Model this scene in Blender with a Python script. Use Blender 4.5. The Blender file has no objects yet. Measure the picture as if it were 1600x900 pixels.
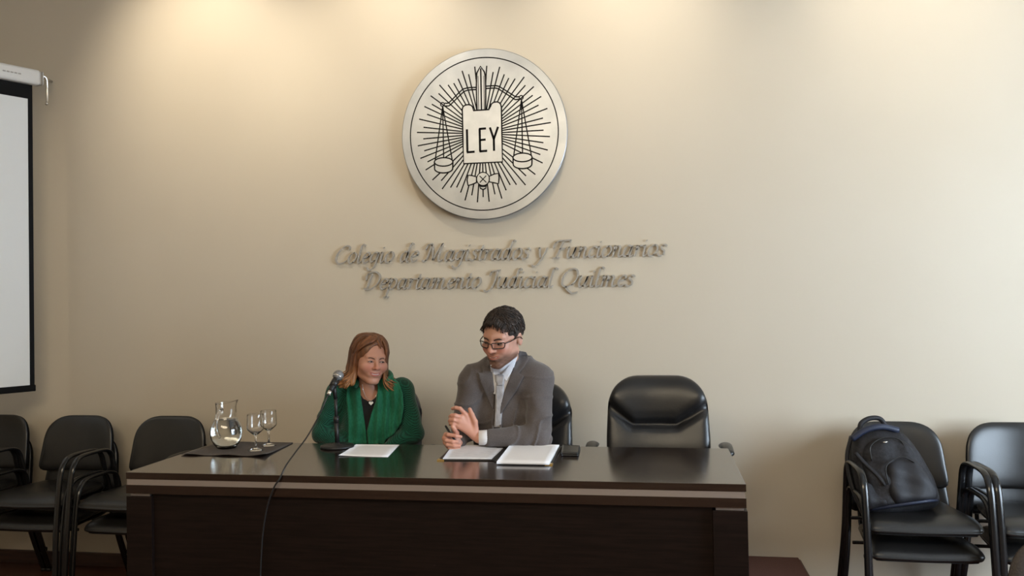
import bpy, bmesh, math, random
import numpy as np
from mathutils import Vector, Matrix
from mathutils.bvhtree import BVHTree
random.seed(7); rng = np.random.default_rng(7)
PI = math.pi
scene = bpy.context.scene
C = scene.collection

# ------------------------------------------------------------------ camera
FPX, YAW, PITCH, ROLL = 1307.0, 0.1667, 0.0154, -0.0166
CAM = np.array([0.0, -4.8459, 1.645])
def cam_axes():
    f = np.array([-math.sin(YAW)*math.cos(PITCH), math.cos(YAW)*math.cos(PITCH), math.sin(PITCH)])
    rt = np.array([math.cos(YAW), math.sin(YAW), 0.0]); up = np.cross(rt, f)
    c, s = math.cos(ROLL), math.sin(ROLL)
    return c*rt+s*up, -s*rt+c*up, f
RT, UP, FW = cam_axes()
def at(u, v, y):
    """world point on the plane Y=y seen at photo pixel (u, v)"""
    d = FW+(u-800)/FPX*RT-(v-450)/FPX*UP
    return CAM+(y-CAM[1])/d[1]*d
def atz(u, v, z):
    d = FW+(u-800)/FPX*RT-(v-450)/FPX*UP
    return CAM+(z-CAM[2])/d[2]*d
cd = bpy.data.cameras.new('camera'); cam = bpy.data.objects.new('camera', cd); C.objects.link(cam)
cam.matrix_world = Matrix(((RT[0], UP[0], -FW[0], CAM[0]), (RT[1], UP[1], -FW[1], CAM[1]), (RT[2], UP[2], -FW[2], CAM[2]), (0, 0, 0, 1)))
cd.sensor_width = 36; cd.lens = FPX/1600*36; cd.clip_start = 0.05
scene.camera = cam

# ------------------------------------------------------------------ light
CEIL = 4.0
world = bpy.data.worlds.new('room_ambient'); scene.world = world; world.use_nodes = True
world.node_tree.nodes['Background'].inputs[0].default_value = (0.75, 0.82, 1.0, 1)
world.node_tree.nodes['Background'].inputs[1].default_value = 0.25
def area(name, loc, target, sx, sy, power, col):
    l = bpy.data.lights.new(name, 'AREA'); l.shape = 'RECTANGLE'; l.size = sx; l.size_y = sy
    l.energy = power; l.color = col
    o = bpy.data.objects.new(name, l); C.objects.link(o); o.location = loc
    o.rotation_euler = (Vector(target)-Vector(loc)).to_track_quat('-Z', 'Y').to_euler()
    return o
# daylight entering through the large window of the right wall
area('window_daylight', (4.1, -2.6, 1.75), (-1.0, -1.0, 1.3), 2.6, 1.9, 180, (0.70, 0.85, 1.0))
# warm overhead fill added behind the camera, standing for no seen lamp
area('hall_fill', (-1.0, -5.2, CEIL-0.06), (-1.0, -4.6, 0), 4.0, 2.0, 150, (1.0, 0.84, 0.60))
DOWNLIGHTS = [(-4.8, -1.7, 26), (-2.72, -1.1, 66), (-1.55, -1.1, 54), (-0.17, -1.1, 50), (1.45, -1.1, 40), (3.2, -1.1, 26)]
scene.view_settings.view_transform = 'Standard'; scene.view_settings.look = 'None'
scene.view_settings.exposure = 0.70; scene.view_settings.gamma = 1.0
scene.view_settings.use_curve_mapping = False

# ------------------------------------------------------------------ materials
def mat(name, col, rough=0.5, metal=0.0, noise=None, bump=None, spec=0.5, coat=0.0, sheen=0.0, vcol=False, **kw):
    m = bpy.data.materials.new(name); m.use_nodes = True
    nt = m.node_tree; b = nt.nodes['Principled BSDF']
    b.inputs['Base Color'].default_value = (*col, 1); b.inputs['Roughness'].default_value = rough
    b.inputs['Metallic'].default_value = metal; b.inputs['Specular IOR Level'].default_value = spec
    b.inputs['Coat Weight'].default_value = coat; b.inputs['Sheen Weight'].default_value = sheen
    for k, v in kw.items(): b.inputs[k.replace('_', ' ')].default_value = v
    tc = nt.nodes.new('ShaderNodeTexCoord')
    def nz(scale, stretch):
        mp = nt.nodes.new('ShaderNodeMapping'); mp.inputs['Scale'].default_value = stretch
        n = nt.nodes.new('ShaderNodeTexNoise'); n.inputs['Scale'].default_value = scale; n.inputs['Detail'].default_value = 5
        nt.links.new(tc.outputs['Object'], mp.inputs['Vector']); nt.links.new(mp.outputs[0], n.inputs['Vector'])
        return n
    if noise:   # (second colour, scale, stretch)
        n = nz(noise[1], noise[2] if len(noise) > 2 else (1, 1, 1))
        r = nt.nodes.new('ShaderNodeValToRGB'); r.color_ramp.elements[0].position = 0.38; r.color_ramp.elements[1].position = 0.62
        r.color_ramp.elements[0].color = (*col, 1); r.color_ramp.elements[1].color = (*noise[0], 1)
        nt.links.new(n.outputs[0], r.inputs[0]); nt.links.new(r.outputs[0], b.inputs['Base Color'])
    if vcol:
        a = nt.nodes.new('ShaderNodeAttribute'); a.attribute_name = 'tint'
        nt.links.new(a.outputs['Color'], b.inputs['Base Color'])
    if bump:    # (strength, scale, stretch, distance)
        n = nz(bump[1], bump[2] if len(bump) > 2 else (1, 1, 1))
        bp = nt.nodes.new('ShaderNodeBump'); bp.inputs['Strength'].default_value = bump[0]
        bp.inputs['Distance'].default_value = bump[3] if len(bump) > 3 else 0.002
        nt.links.new(n.outputs[0], bp.inputs['Height']); nt.links.new(bp.outputs[0], b.inputs['Normal'])
    return m
M = {}
M['wall'] = mat('wall_paint', (0.555, 0.488, 0.385), 0.6, noise=((0.57, 0.503, 0.40), 1.3), bump=(0.15, 60, (1, 1, 1), 0.001))
M['ceil'] = mat('ceiling_paint', (0.72, 0.70, 0.65), 0.9, bump=(0.1, 40))
M['floor'] = mat('floor_wood', (0.055, 0.018, 0.011), 0.3, noise=((0.085, 0.028, 0.016), 3, (1, 14, 1)))
M['base'] = mat('baseboard_wood', (0.045, 0.018, 0.011), 0.4, noise=((0.07, 0.03, 0.018), 4, (1, 1, 12)))
M['dais'] = mat('dais_carpet', (0.085, 0.034, 0.026), 0.85, noise=((0.115, 0.048, 0.038), 160), bump=(0.5, 300))
M['desk'] = mat('wenge_veneer', (0.013, 0.0065, 0.0042), 0.16, noise=((0.022, 0.012, 0.008), 5, (1, 26, 26)), bump=(0.03, 8, (1, 22, 22), 0.001), spec=0.6, coat=0.55, Coat_Roughness=0.16)
M['deskfront'] = mat('dark_veneer', (0.006, 0.0034, 0.0028), 0.42, noise=((0.011, 0.006, 0.0048), 6, (1, 18, 18)), bump=(0.1, 8, (1, 20, 20)), spec=0.2)
M['strip'] = mat('aluminium_strip', (0.36, 0.315, 0.29), 0.42, 0.6, bump=(0.05, 30, (1, 60, 60)))
M['leather'] = mat('black_leather', (0.010, 0.0098, 0.0105), 0.36, bump=(0.35, 260, (1, 1, 1), 0.0012), spec=0.55)
M['leatherette'] = mat('black_leatherette', (0.011, 0.0105, 0.0105), 0.34, bump=(0.3, 300, (1, 1, 1), 0.001), spec=0.6)
M['tube'] = mat('black_lacquer', (0.007, 0.007, 0.008), 0.22, bump=(0.03, 40), spec=0.55)
M['plastic'] = mat('black_plastic', (0.010, 0.010, 0.011), 0.45, bump=(0.1, 200))
M['steel'] = mat('brushed_steel', (0.44, 0.465, 0.505), 0.33, 0.93, noise=((0.385, 0.41, 0.45), 8, (1, 30, 1)), bump=(0.06, 12, (1, 1, 40), 0.0005))
M['letter'] = mat('letter_metal', (0.36, 0.335, 0.30), 0.5, 0.0, bump=(0.05, 80))
M['black'] = mat('black_enamel', (0.004, 0.0035, 0.0035), 0.6, bump=(0.03, 90), spec=0.12)
M['glass'] = mat('clear_glass', (1, 1, 1), 0.0, bump=(0.01, 5), Transmission_Weight=1.0, IOR=1.47)
M['lensglass'] = mat('thin_lens', (1, 1, 1), 0.0, bump=(0.01, 5), Transmission_Weight=1.0, IOR=1.04)
M['water'] = mat('water', (0.97, 1.0, 0.98), 0.0, bump=(0.005, 5), Transmission_Weight=1.0, IOR=1.33)
M['mat'] = mat('placemat_cloth', (0.062, 0.050, 0.044), 0.85, noise=((0.08, 0.066, 0.058), 200), bump=(0.5, 400))
M['paper'] = mat('paper', (0.78, 0.77, 0.79), 0.7, bump=(0.05, 30))
M['paper2'] = mat('printed_paper', (0.74, 0.73, 0.76), 0.7, noise=((0.60, 0.60, 0.64), 26, (1, 6, 1)))
M['folder'] = mat('folder_leatherette', (0.018, 0.016, 0.016), 0.5, bump=(0.2, 200))
M['gold'] = mat('brass', (0.65, 0.45, 0.16), 0.3, 0.9, bump=(0.03, 60))
M['white'] = mat('white_cloth', (0.74, 0.75, 0.80), 0.75, bump=(0.15, 500))
M['tie'] = mat('silver_tie', (0.40, 0.39, 0.41), 0.5, noise=((0.31, 0.305, 0.32), 120, (1, 1, 0.4)), bump=(0.2, 300))
M['suit'] = mat('grey_wool', (0.092, 0.079, 0.078), 0.85, noise=((0.112, 0.097, 0.095), 220), bump=(0.35, 500), sheen=0.25, spec=0.2)
M['lapel'] = mat('grey_wool_lapel', (0.086, 0.074, 0.073), 0.85, noise=((0.104, 0.090, 0.088), 220), bump=(0.35, 500), sheen=0.25, spec=0.2)
M['trousers'] = mat('trouser_wool', (0.07, 0.06, 0.058), 0.9, bump=(0.3, 400), spec=0.2)
M['scarf'] = mat('green_scarf', (0.010, 0.118, 0.062), 0.8, noise=((0.016, 0.155, 0.084), 60, (3, 3, 1)), bump=(0.3, 400), sheen=0.15, spec=0.2)
M['blacktop'] = mat('black_knit', (0.010, 0.010, 0.012), 0.9, bump=(0.4, 400))
M['skin'] = mat('skin', (0.5, 0.27, 0.19), 0.48, vcol=True, bump=(0.12, 350, (1, 1, 1), 0.0006), Subsurface_Weight=0.12, Subsurface_Scale=0.01, spec=0.4)
M['hair_dark'] = mat('dark_brown_hair', (0.012, 0.007, 0.005), 0.62, noise=((0.035, 0.020, 0.013), 60, (1, 1, 0.5)), bump=(0.5, 300))
M['hair_red'] = mat('chestnut_hair', (0.15, 0.052, 0.018), 0.42, vcol=True, bump=(0.4, 260))
M['eye'] = mat('eye_white', (0.42, 0.37, 0.34), 0.3, bump=(0.01, 20))
M['iris'] = mat('dark_iris', (0.012, 0.007, 0.005), 0.2, bump=(0.01, 20))
M['brow'] = mat('brow_hair', (0.035, 0.015, 0.009), 0.7, bump=(0.4, 400))
M['pearl'] = mat('pearl', (0.85, 0.83, 0.78), 0.25, bump=(0.02, 30))
M['micgrille'] = mat('mic_grille', (0.32, 0.32, 0.33), 0.4, 0.6, noise=((0.16, 0.16, 0.17), 700), bump=(0.8, 700))
M['silver'] = mat('silver_metal', (0.75, 0.73, 0.70), 0.25, 0.95, bump=(0.02, 50))
M['screen'] = mat('screen_fabric', (0.73, 0.735, 0.72), 0.9, bump=(0.05, 200))
M['caseplastic'] = mat('white_casing', (0.66, 0.64, 0.61), 0.4, bump=(0.04, 40))
M['bag'] = mat('black_nylon', (0.008, 0.0078, 0.0095), 0.72, noise=((0.017, 0.016, 0.02), 90), bump=(0.5, 260), spec=0.4)
M['bagtrim'] = mat('backpack_trim', (0.010, 0.010, 0.014), 0.65, bump=(0.4, 300))
M['bagblue'] = mat('navy_nylon', (0.011, 0.017, 0.042), 0.55, bump=(0.4, 300))
def tweed():
    m = mat('green_tweed', (0.005, 0.05, 0.033), 0.9, bump=(0.4, 300), sheen=0.2, spec=0.2)
    nt = m.node_tree; b = nt.nodes['Principled BSDF']
    tc = nt.nodes.new('ShaderNodeTexCoord'); ck = nt.nodes.new('ShaderNodeTexChecker'); ck.inputs['Scale'].default_value = 190
    mp = nt.nodes.new('ShaderNodeMapping'); mp.inputs['Rotation'].default_value = (0.1, 0.12, 0.1); mp.inputs['Location'].default_value = (.013, .017, .011)
    ck.inputs['Color1'].default_value = (0.004, 0.013, 0.011, 1); ck.inputs['Color2'].default_value = (0.012, 0.115, 0.072, 1)
    nt.links.new(tc.outputs['Object'], mp.inputs[0]); nt.links.new(mp.outputs[0], ck.inputs['Vector']); nt.links.new(ck.outputs['Color'], b.inputs['Base Color'])
    return m
M['tweed'] = tweed()

# ------------------------------------------------------------------ object helpers
def link(o, parent=None, label=None, cat=None, group=None, kind=None):
    C.objects.link(o)
    if parent is not None:
        o.parent = parent
        o.matrix_parent_inverse = parent_world(parent).inverted()
    if label: o['label'] = label
    if cat: o['category'] = cat
    if group: o['group'] = group
    if kind: o['kind'] = kind
    return o
def parent_world(o):
    if o.parent is None: return o.matrix_basis.copy()
    return parent_world(o.parent) @ o.matrix_parent_inverse @ o.matrix_basis
def thing(name, label, cat, loc=(0, 0, 0), rz=0.0, group=None):
    o = bpy.data.objects.new(name, None); o.empty_display_size = 0.1
    o.location = loc; o.rotation_euler = (0, 0, rz)
    return link(o, None, label, cat, group)
def mesh(name, verts, faces, m, smooth=True):
    me = bpy.data.meshes.new(name); me.from_pydata([tuple(map(float, v)) for v in verts], [], [tuple(map(int, f)) for f in faces])
    me.materials.append(m); me.polygons.foreach_set('use_smooth', [smooth]*len(me.polygons)); me.update()
    return me
def make(name, vf, m, parent=None, smooth=True, local=False, **kw):
    """vf = (verts, faces); world coords unless local (then coordinates of the parent)"""
    me = mesh(name, vf[0], vf[1], m, smooth)
    o = bpy.data.objects.new(name, me)
    if local:
        C.objects.link(o); o.parent = parent
        for k, v in kw.items(): o[k] = v
        return o
    return link(o, parent, **kw)
def join(*parts):
    V, F, n = [], [], 0
    for v, f in parts:
        V += [tuple(p) for p in v]; F += [tuple(i+n for i in q) for q in f]; n += len(v)
    return V, F
def from_bm(bm):
    bm.verts.ensure_lookup_table()
    r = ([v.co[:] for v in bm.verts], [[v.index for v in f.verts] for f in bm.faces]); bm.free(); return r
def box(x0, x1, y0, y1, z0, z1, bev=0.0, seg=2):
    bm = bmesh.new(); bmesh.ops.create_cube(bm, size=1)
    for v in bm.verts: v.co = Vector((x0+(v.co.x+.5)*(x1-x0), y0+(v.co.y+.5)*(y1-y0), z0+(v.co.z+.5)*(z1-z0)))
    if bev > 0: bmesh.ops.bevel(bm, geom=bm.edges[:], offset=bev, segments=seg, profile=0.7, affect='EDGES')
    bm.verts.index_update(); return from_bm(bm)
def catmull(P, n=6, closed=False):
    P = np.array(P, float)
    if len(P) == 2: return np.array([P[0]+(P[1]-P[0])*t for t in np.linspace(0, 1, n+1)])
    Q = np.vstack([P[-1:], P, P[:2]]) if closed else np.vstack([2*P[0]-P[1], P, 2*P[-1]-P[-2]])
    out = []
    for i in range(len(Q)-3):
        a, b, c, d = Q[i:i+4]
        for t in np.linspace(0, 1, n, endpoint=False):
            out.append(.5*((2*b)+(c-a)*t+(2*a-5*b+4*c-d)*t*t+(-a+3*b-3*c+d)*t**3))
    if not closed: out.append(P[-1])
    return np.array(out)
def tube(P, r, n=10, squash=None, cap=True):
    """sweep a circle (or ellipse: squash=(side vector, ratio)) along P; r scalar or list"""
    P = np.array(P, float); N = len(P); r = np.broadcast_to(np.array(r, float), (N,))
    V, F = [], []; prev = None
    for i in range(N):
        t = P[min(i+1, N-1)]-P[max(i-1, 0)]; t /= np.linalg.norm(t)+1e-12
        if squash is not None: a = np.array(squash[0], float)
        elif prev is None: a = np.array([0, 0, 1.]) if abs(t[2]) < .9 else np.array([1., 0, 0])
        else: a = prev
        a = a-t*(a@t); a /= np.linalg.norm(a)+1e-12; prev = a; b = np.cross(t, a)
        q = squash[1] if squash is not None else 1.0
        for k in range(n):
            w = 2*PI*k/n; V.append(P[i]+r[i]*(math.cos(w)*a+q*math.sin(w)*b))
    for i in range(N-1):
        for k in range(n):
            F.append((i*n+k, i*n+(k+1) % n, (i+1)*n+(k+1) % n, (i+1)*n+k))
    if cap: F.append(tuple(range(n))[::-1]); F.append(tuple((N-1)*n+k for k in range(n)))
    return V, F
def lathe(prof, c=(0, 0, 0), n=40, nfn=None):
    V, F = [], []
    for r, z in prof:
        for k in range(n):
            w = 2*PI*k/n; V.append((c[0]+r*math.cos(w), c[1]+r*math.sin(w), c[2]+z))
    for i in range(len(prof)-1):
        for k in range(n): F.append((i*n+k, i*n+(k+1) % n, (i+1)*n+(k+1) % n, (i+1)*n+k))
    return V, F
def prism(poly, y0, y1, fn=None):
    """closed (x, z) outline extruded from y0 (front) to y1"""
    n = len(poly); V = [(x, y0, z) for x, z in poly]+[(x, y1, z) for x, z in poly]
    F = [tuple(range(n)), tuple(range(2*n-1, n-1, -1))]+[(i, i+n, (i+1) % n+n, (i+1) % n) for i in range(n)]
    if fn: V = [fn(*v) for v in V]
    return V, F
def ball(c, r, seg=16, rings=10, Rm=None):
    r = (r, r, r) if np.isscalar(r) else r
    V, F = [], []
    for i in range(rings+1):
        a = PI*i/rings
        for k in range(seg):
            w = 2*PI*k/seg; p = np.array([r[0]*math.sin(a)*math.cos(w), r[1]*math.sin(a)*math.sin(w), r[2]*math.cos(a)])
            if Rm is not None: p = Rm@p
            V.append(p+np.array(c))
    for i in range(rings):
        for k in range(seg): F.append((i*seg+k, (i+1)*seg+k, (i+1)*seg+(k+1) % seg, i*seg+(k+1) % seg))
    return V, F
def pad(outline, T, rings=14, disp=None, back=0.55, p=4.0):
    """cushion: closed (x, z) outline, front bulge T towards -y, back bulge T*back; disp(x,z,side)->extra y"""
    O = np.array(outline, float); c = O.mean(0); n = len(O)
    V, F = [], []
    rs = [math.sin(PI/2*i/rings) for i in range(rings+1)]
    for side in (-1, 1):
        for i in range(1, rings+1):
            h = max(0.0, 1-rs[i]**p)**0.5*T*(1 if side < 0 else back)
            for k in range(n):
                x, z = c+(O[k]-c)*rs[i]; y = side*h+(disp(x, z, side)*(1 if i < rings else 1) if disp else 0)
                V.append((x, y, z))
        V.append((c[0], side*T*(1 if side < 0 else back)+(disp(c[0], c[1], side) if disp else 0), c[1]))
        o = 0 if side < 0 else n*rings+1
        for i in range(rings-1):
            for k in range(n):
                q = (o+i*n+k, o+i*n+(k+1) % n, o+(i+1)*n+(k+1) % n, o+(i+1)*n+k)
                F.append(q[::-1] if side > 0 else q)
        for k in range(n):
            q = (o+k, o+n*rings, o+(k+1) % n)
            F.append(q[::-1] if side > 0 else q)
    a = (rings-1)*n; b = n*rings+1+(rings-1)*n
    for k in range(n): F.append((a+k, a+(k+1) % n, b+(k+1) % n, b+k))
    return V, F
def roundpoly(pts, rad, seg=6):
    """round each corner of a polygon; rad scalar or list"""
    pts = np.array(pts, float); n = len(pts); out = []
    for i in range(n):
        r = rad[i] if not np.isscalar(rad) else rad
        a = pts[i-1]-pts[i]; b = pts[(i+1) % n]-pts[i]; la, lb = np.linalg.norm(a), np.linalg.norm(b)
        r = min(r, la*.49, lb*.49); p0 = pts[i]+a/la*r; p1 = pts[i]+b/lb*r
        for t in np.linspace(0, 1, seg): out.append((1-t)**2*p0+2*t*(1-t)*pts[i]+t*t*p1)
    return np.array(out)
def resample(poly, n):
    P = np.vstack([poly, poly[:1]]); d = np.r_[0, np.cumsum(np.linalg.norm(np.diff(P, axis=0), axis=1))]
    s = np.linspace(0, d[-1], n, endpoint=False)
    return np.stack([np.interp(s, d, P[:, i]) for i in range(P.shape[1])], 1)
def xf(vf, Rm=None, t=(0, 0, 0)):
    V = np.array(vf[0], float)
    if Rm is not None: V = V@np.array(Rm).T
    return V+np.array(t), vf[1]
def rotx(a): c, s = math.cos(a), math.sin(a); return np.array([[1, 0, 0], [0, c, -s], [0, s, c]])
def roty(a): c, s = math.cos(a), math.sin(a); return np.array([[c, 0, s], [0, 1, 0], [-s, 0, c]])
def rotz(a): c, s = math.cos(a), math.sin(a); return np.array([[c, -s, 0], [s, c, 0], [0, 0, 1]])
def clone(src, loc, rz=0.0, label=None, group=None):
    r = src.copy(); C.objects.link(r); r.location = loc; r.rotation_euler = (0, 0, rz)
    if label: r['label'] = label
    if group: r['group'] = group
    for ch in list(src.children):
        c = ch.copy(); C.objects.link(c); c.parent = r; c.matrix_parent_inverse = ch.matrix_parent_inverse.copy()
        for g in list(ch.children):
            d = g.copy(); C.objects.link(d); d.parent = c; d.matrix_parent_inverse = g.matrix_parent_inverse.copy()
    return r

# ------------------------------------------------------------------ implicit surfaces (people, garments)
def cap(p, a, b, ra, rb=None):
    rb = ra if rb is None else rb
    a = np.asarray(a, np.float32); d = np.asarray(b, np.float32)-a; pa = p-a
    t = np.clip(pa@d/max(float(d@d), 1e-9), 0, 1)
    return np.linalg.norm(pa-t[:, None]*d, axis=1)-(ra+(rb-ra)*t)
def ell(p, c, r, Rm=None):
    q = p-np.asarray(c, np.float32)
    if Rm is not None: q = q@np.asarray(Rm, np.float32)
    r = np.asarray(r, np.float32); k0 = np.linalg.norm(q/r, axis=1); k1 = np.linalg.norm(q/(r*r), axis=1)+1e-6
    return k0*(k0-1)/k1
def smin(a, b, k):
    h = np.clip(.5+.5*(b-a)/k, 0, 1); return b+(a-b)*h-k*h*(1-h)
def smax(a, b, k): return -smin(-a, -b, k)
def sdf_mesh(fn, lo, hi, h, c=5, slack=1.7):
    lo = np.array(lo, float); hi = np.array(hi, float)
    nb = np.ceil((hi-lo)/(h*c)).astype(int); n = nb*c
    g = np.stack(np.meshgrid(*[np.arange(k) for k in nb], indexing='ij'), -1).reshape(-1, 3)
    ctr = (lo+(g+.5)*c*h).astype(np.float32)
    dc = fn(ctr)
    act = np.abs(dc) < .87*c*h*slack
    D = np.repeat(np.repeat(np.repeat(np.where(dc < 0, -1., 1.).astype(np.float32).reshape(nb), c, 0), c, 1), c, 2)
    Am = np.repeat(np.repeat(np.repeat(act.reshape(nb), c, 0), c, 1), c, 2)
    idx = np.argwhere(Am)
    out = np.empty(len(idx), np.float32)
    for s in range(0, len(idx), 400000):
        out[s:s+400000] = fn((lo+(idx[s:s+400000]+.5)*h).astype(np.float32))
    D[idx[:, 0], idx[:, 1], idx[:, 2]] = out
    I = D < 0
    cnt = np.zeros(np.array(D.shape)-1, np.uint8)
    for a in (0, 1):
        for b in (0, 1):
            for d in (0, 1): cnt += I[a:a+cnt.shape[0], b:b+cnt.shape[1], d:d+cnt.shape[2]]
    cells = np.argwhere((cnt > 0) & (cnt < 8))
    vid = np.full(cnt.shape, -1, np.int32); vid[cells[:, 0], cells[:, 1], cells[:, 2]] = np.arange(len(cells))
    acc = np.zeros((len(cells), 3)); w = np.zeros(len(cells))
    cor = [(a, b, d) for a in (0, 1) for b in (0, 1) for d in (0, 1)]
    val = {q: D[cells[:, 0]+q[0], cells[:, 1]+q[1], cells[:, 2]+q[2]] for q in cor}
    for q in cor:
        for ax in range(3):
            if q[ax] == 0:
                q2 = list(q); q2[ax] = 1; q2 = tuple(q2)
                v0, v1 = val[q], val[q2]; m = (v0 < 0) != (v1 < 0)
                t = np.where(m, v0/np.where(m, v0-v1, 1), 0)
                p = np.tile(np.array(q, float), (len(cells), 1)); p[:, ax] += t
                acc[m] += p[m]; w[m] += 1
    V = lo+(cells+acc/w[:, None]+.5)*h
    F = []
    for ax in range(3):
        u, v = (ax+1) % 3, (ax+2) % 3
        sl0 = [slice(1, -1)]*3; sl1 = [slice(1, -1)]*3
        sl0[ax] = slice(0, -1); sl1[ax] = slice(1, None)
        A, B = I[tuple(sl0)], I[tuple(sl1)]
        e = np.argwhere(A != B)
        if not len(e): continue
        s = A[e[:, 0], e[:, 1], e[:, 2]]
        off = np.array([1, 1, 1]); off[ax] = 0; e = e+off
        def cell(du, dv):
            q = e.copy(); q[:, u] += du; q[:, v] += dv; return vid[q[:, 0], q[:, 1], q[:, 2]]
        Q = np.stack([cell(-1, -1), cell(0, -1), cell(0, 0), cell(-1, 0)], 1)
        Q = np.where(s[:, None], Q, Q[:, ::-1]); F.append(Q[(Q >= 0).all(1)])
    return V, np.vstack(F)
def big_mesh(name, V, F, m, tint=None):
    me = bpy.data.meshes.new(name)
    me.vertices.add(len(V)); me.vertices.foreach_set('co', np.asarray(V, np.float32).ravel())
    me.loops.add(len(F)*4); me.loops.foreach_set('vertex_index', np.asarray(F, np.int32).ravel())
    me.polygons.add(len(F)); me.polygons.foreach_set('loop_start', np.arange(len(F), dtype=np.int32)*4)
    me.polygons.foreach_set('loop_total', np.full(len(F), 4, np.int32))
    me.polygons.foreach_set('use_smooth', np.ones(len(F), bool))
    me.update(calc_edges=True); me.validate(); me.materials.append(m)
    if tint is not None:
        a = me.color_attributes.new('tint', 'FLOAT_COLOR', 'POINT')
        a.data.foreach_set('color', np.c_[tint, np.ones(len(tint))].astype(np.float32).ravel())
    return me

# ------------------------------------------------------------------ the setting
XL, XR, YF = -5.3, 4.2, -7.6
def struct(name, vf, m, smooth=False, **kw):
    return make(name, vf, m, None, smooth, kind='structure', **kw)
struct('wall_back', box(XL-.2, XR+.2, 0, .2, 0, CEIL+.2), M['wall'])
struct('floor', box(XL-.2, XR+.2, YF-.2, .2, -.2, 0), M['floor'])
struct('ceiling', box(XL-.2, XR+.2, YF-.2, 0, CEIL, CEIL+.2), M['ceil'])
struct('wall_left', box(XL-.2, XL, YF, 0, 0, CEIL), M['wall'])
struct('wall_front', box(XL-.2, XR+.2, YF-.2, YF, 0, CEIL), M['wall'])
WY0, WY1, WZ0, WZ1 = -4.0, -1.2, .75, 2.75
struct('wall_right', join(box(XR, XR+.2, YF, WY0, 0, CEIL), box(XR, XR+.2, WY1, 0, 0, CEIL),
       box(XR, XR+.2, WY0, WY1, 0, WZ0), box(XR, XR+.2, WY0, WY1, WZ1, CEIL)), M['wall'])
wf = struct('window_1', join(box(XR+.04, XR+.12, WY0, WY1, WZ0, WZ0+.06), box(XR+.04, XR+.12, WY0, WY1, WZ1-.06, WZ1),
       box(XR+.04, XR+.12, WY0, WY0+.06, WZ0, WZ1), box(XR+.04, XR+.12, WY1-.06, WY1, WZ0, WZ1),
       box(XR+.05, XR+.11, (WY0+WY1)/2-.03, (WY0+WY1)/2+.03, WZ0, WZ1)), M['caseplastic'])
make('pane', box(XR+.075, XR+.081, WY0+.05, WY1-.05, WZ0+.05, WZ1-.05), M['glass'], wf, False)
struct('baseboard_left', box(XL, XL+.018, YF, -.018, 0, .085, .004), M['base'])
struct('baseboard_back', box(XL, -2.45, -.018, 0, 0, .085, .004), M['base'])
struct('baseboard_right', box(.79, XR, -.018, 0, 0, .085, .004), M['base'])
DZ = .2
dais = thing('dais', 'low reddish brown platform that the long dark desk stands on', 'platform', (-.85, -1.1, 0))
make('platform_top', box(-2.42, .765, -2.0, -.002, .02, DZ, .004), M['dais'], dais, False)
make('platform_edge', join(box(.765, .777, -2.0, -.002, 0, DZ-.012), box(-2.42, .777, -2.012, -2.0, 0, DZ-.012), box(-2.432, -2.42, -2.0, -.002, 0, DZ-.012)), M['base'], dais, False)

# ceiling downlights, each carrying its own lamp
def downlight(x, y, power, label):
    t = thing('ceiling_downlight', label, 'ceiling light', (x, y, CEIL), group='recessed downlights along the wall')
    make('trim_ring', lathe([(.05, -.012), (.075, -.012), (.08, 0), (.05, 0), (.05, -.012)], (x, y, CEIL), 32), M['caseplastic'], t)
    make('lamp_lens', lathe([(0.0001, -.004), (.049, -.004), (.049, -.001), (.0001, -.001)], (x, y, CEIL), 24), M['lens'], t)
    l = bpy.data.lights.new('downlight_lamp', 'SPOT'); l.energy = power; l.color = (1.0, .88, .70)
    l.spot_size = math.radians(78); l.spot_blend = 1.0; l.shadow_soft_size = .04
    o = bpy.data.objects.new('downlight_lamp', l); C.objects.link(o); o.location = (x, y, CEIL-.03)
    o.rotation_euler = (Vector((x, 0, 3.16 if y > -1.5 else 1.7))-Vector((x, y, CEIL-.03))).to_track_quat('-Z', 'Y').to_euler()
M['lens'] = mat('lamp_lens', (1, .9, .75), .4, bump=(.01, 10)); M['lens'].node_tree.nodes['Principled BSDF'].inputs['Emission Color'].default_value = (1, .86, .66, 1)
M['lens'].node_tree.nodes['Principled BSDF'].inputs['Emission Strength'].default_value = 8
for i, (x, y, pw) in enumerate(DOWNLIGHTS):
    downlight(x, y, pw, 'recessed round ceiling downlight washing the back wall above the ' + ['projection screen', 'stacked chairs left of the desk', 'pitcher end of the desk', 'round metal emblem', 'backpack chair', 'right hand corner of the room'][i])

# ------------------------------------------------------------------ projection screen, turned out from the wall
P0 = at(54, 606, -.17); P1 = at(50, 147, -.17)
sa = math.radians(63); sd = np.array([-math.cos(sa), -math.sin(sa), 0]); sn = np.array([sd[1], -sd[0], 0])
if sn@(CAM-P0) < 0: sn = -sn                       # facing side
SW = 1.75; zb, zt = P0[2], P1[2]
SX = P0[:2]
def sp(a, n, z): return np.array([SX[0], SX[1], 0])+sd*a+sn*n+np.array([0, 0, z])
def sbox(a0, a1, n0, n1, z0, z1, bev=0):
    V, F = box(a0, a1, n0, n1, z0, z1, bev)
    return [sp(*v) for v in V], F
ps = thing('projection_screen', 'pulled down white projection screen with black border at the left edge', 'projection screen', tuple(sp(SW/2, 0, zb)))
bw = .028
make('fabric', sbox(bw, SW-bw, -.0010, .0012, zb+.02, zt-.035), M['screen'], ps, False)
make('border', join(sbox(0, bw, -.0010, .0016, zb, zt+.06), sbox(SW-bw, SW, -.0010, .0016, zb, zt+.06), sbox(bw, SW-bw, -.0010, .0016, zt-.035, zt+.06)), M['black'], ps, False)
make('bottom_bar', sbox(-.003, SW+.003, -.012, .012, zb-.02, zb+.02, .005), M['black'], ps)
make('casing', sbox(-.03, SW+.03, -.045, .045, zt+.055, zt+.15, .02), M['caseplastic'], ps)
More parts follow.
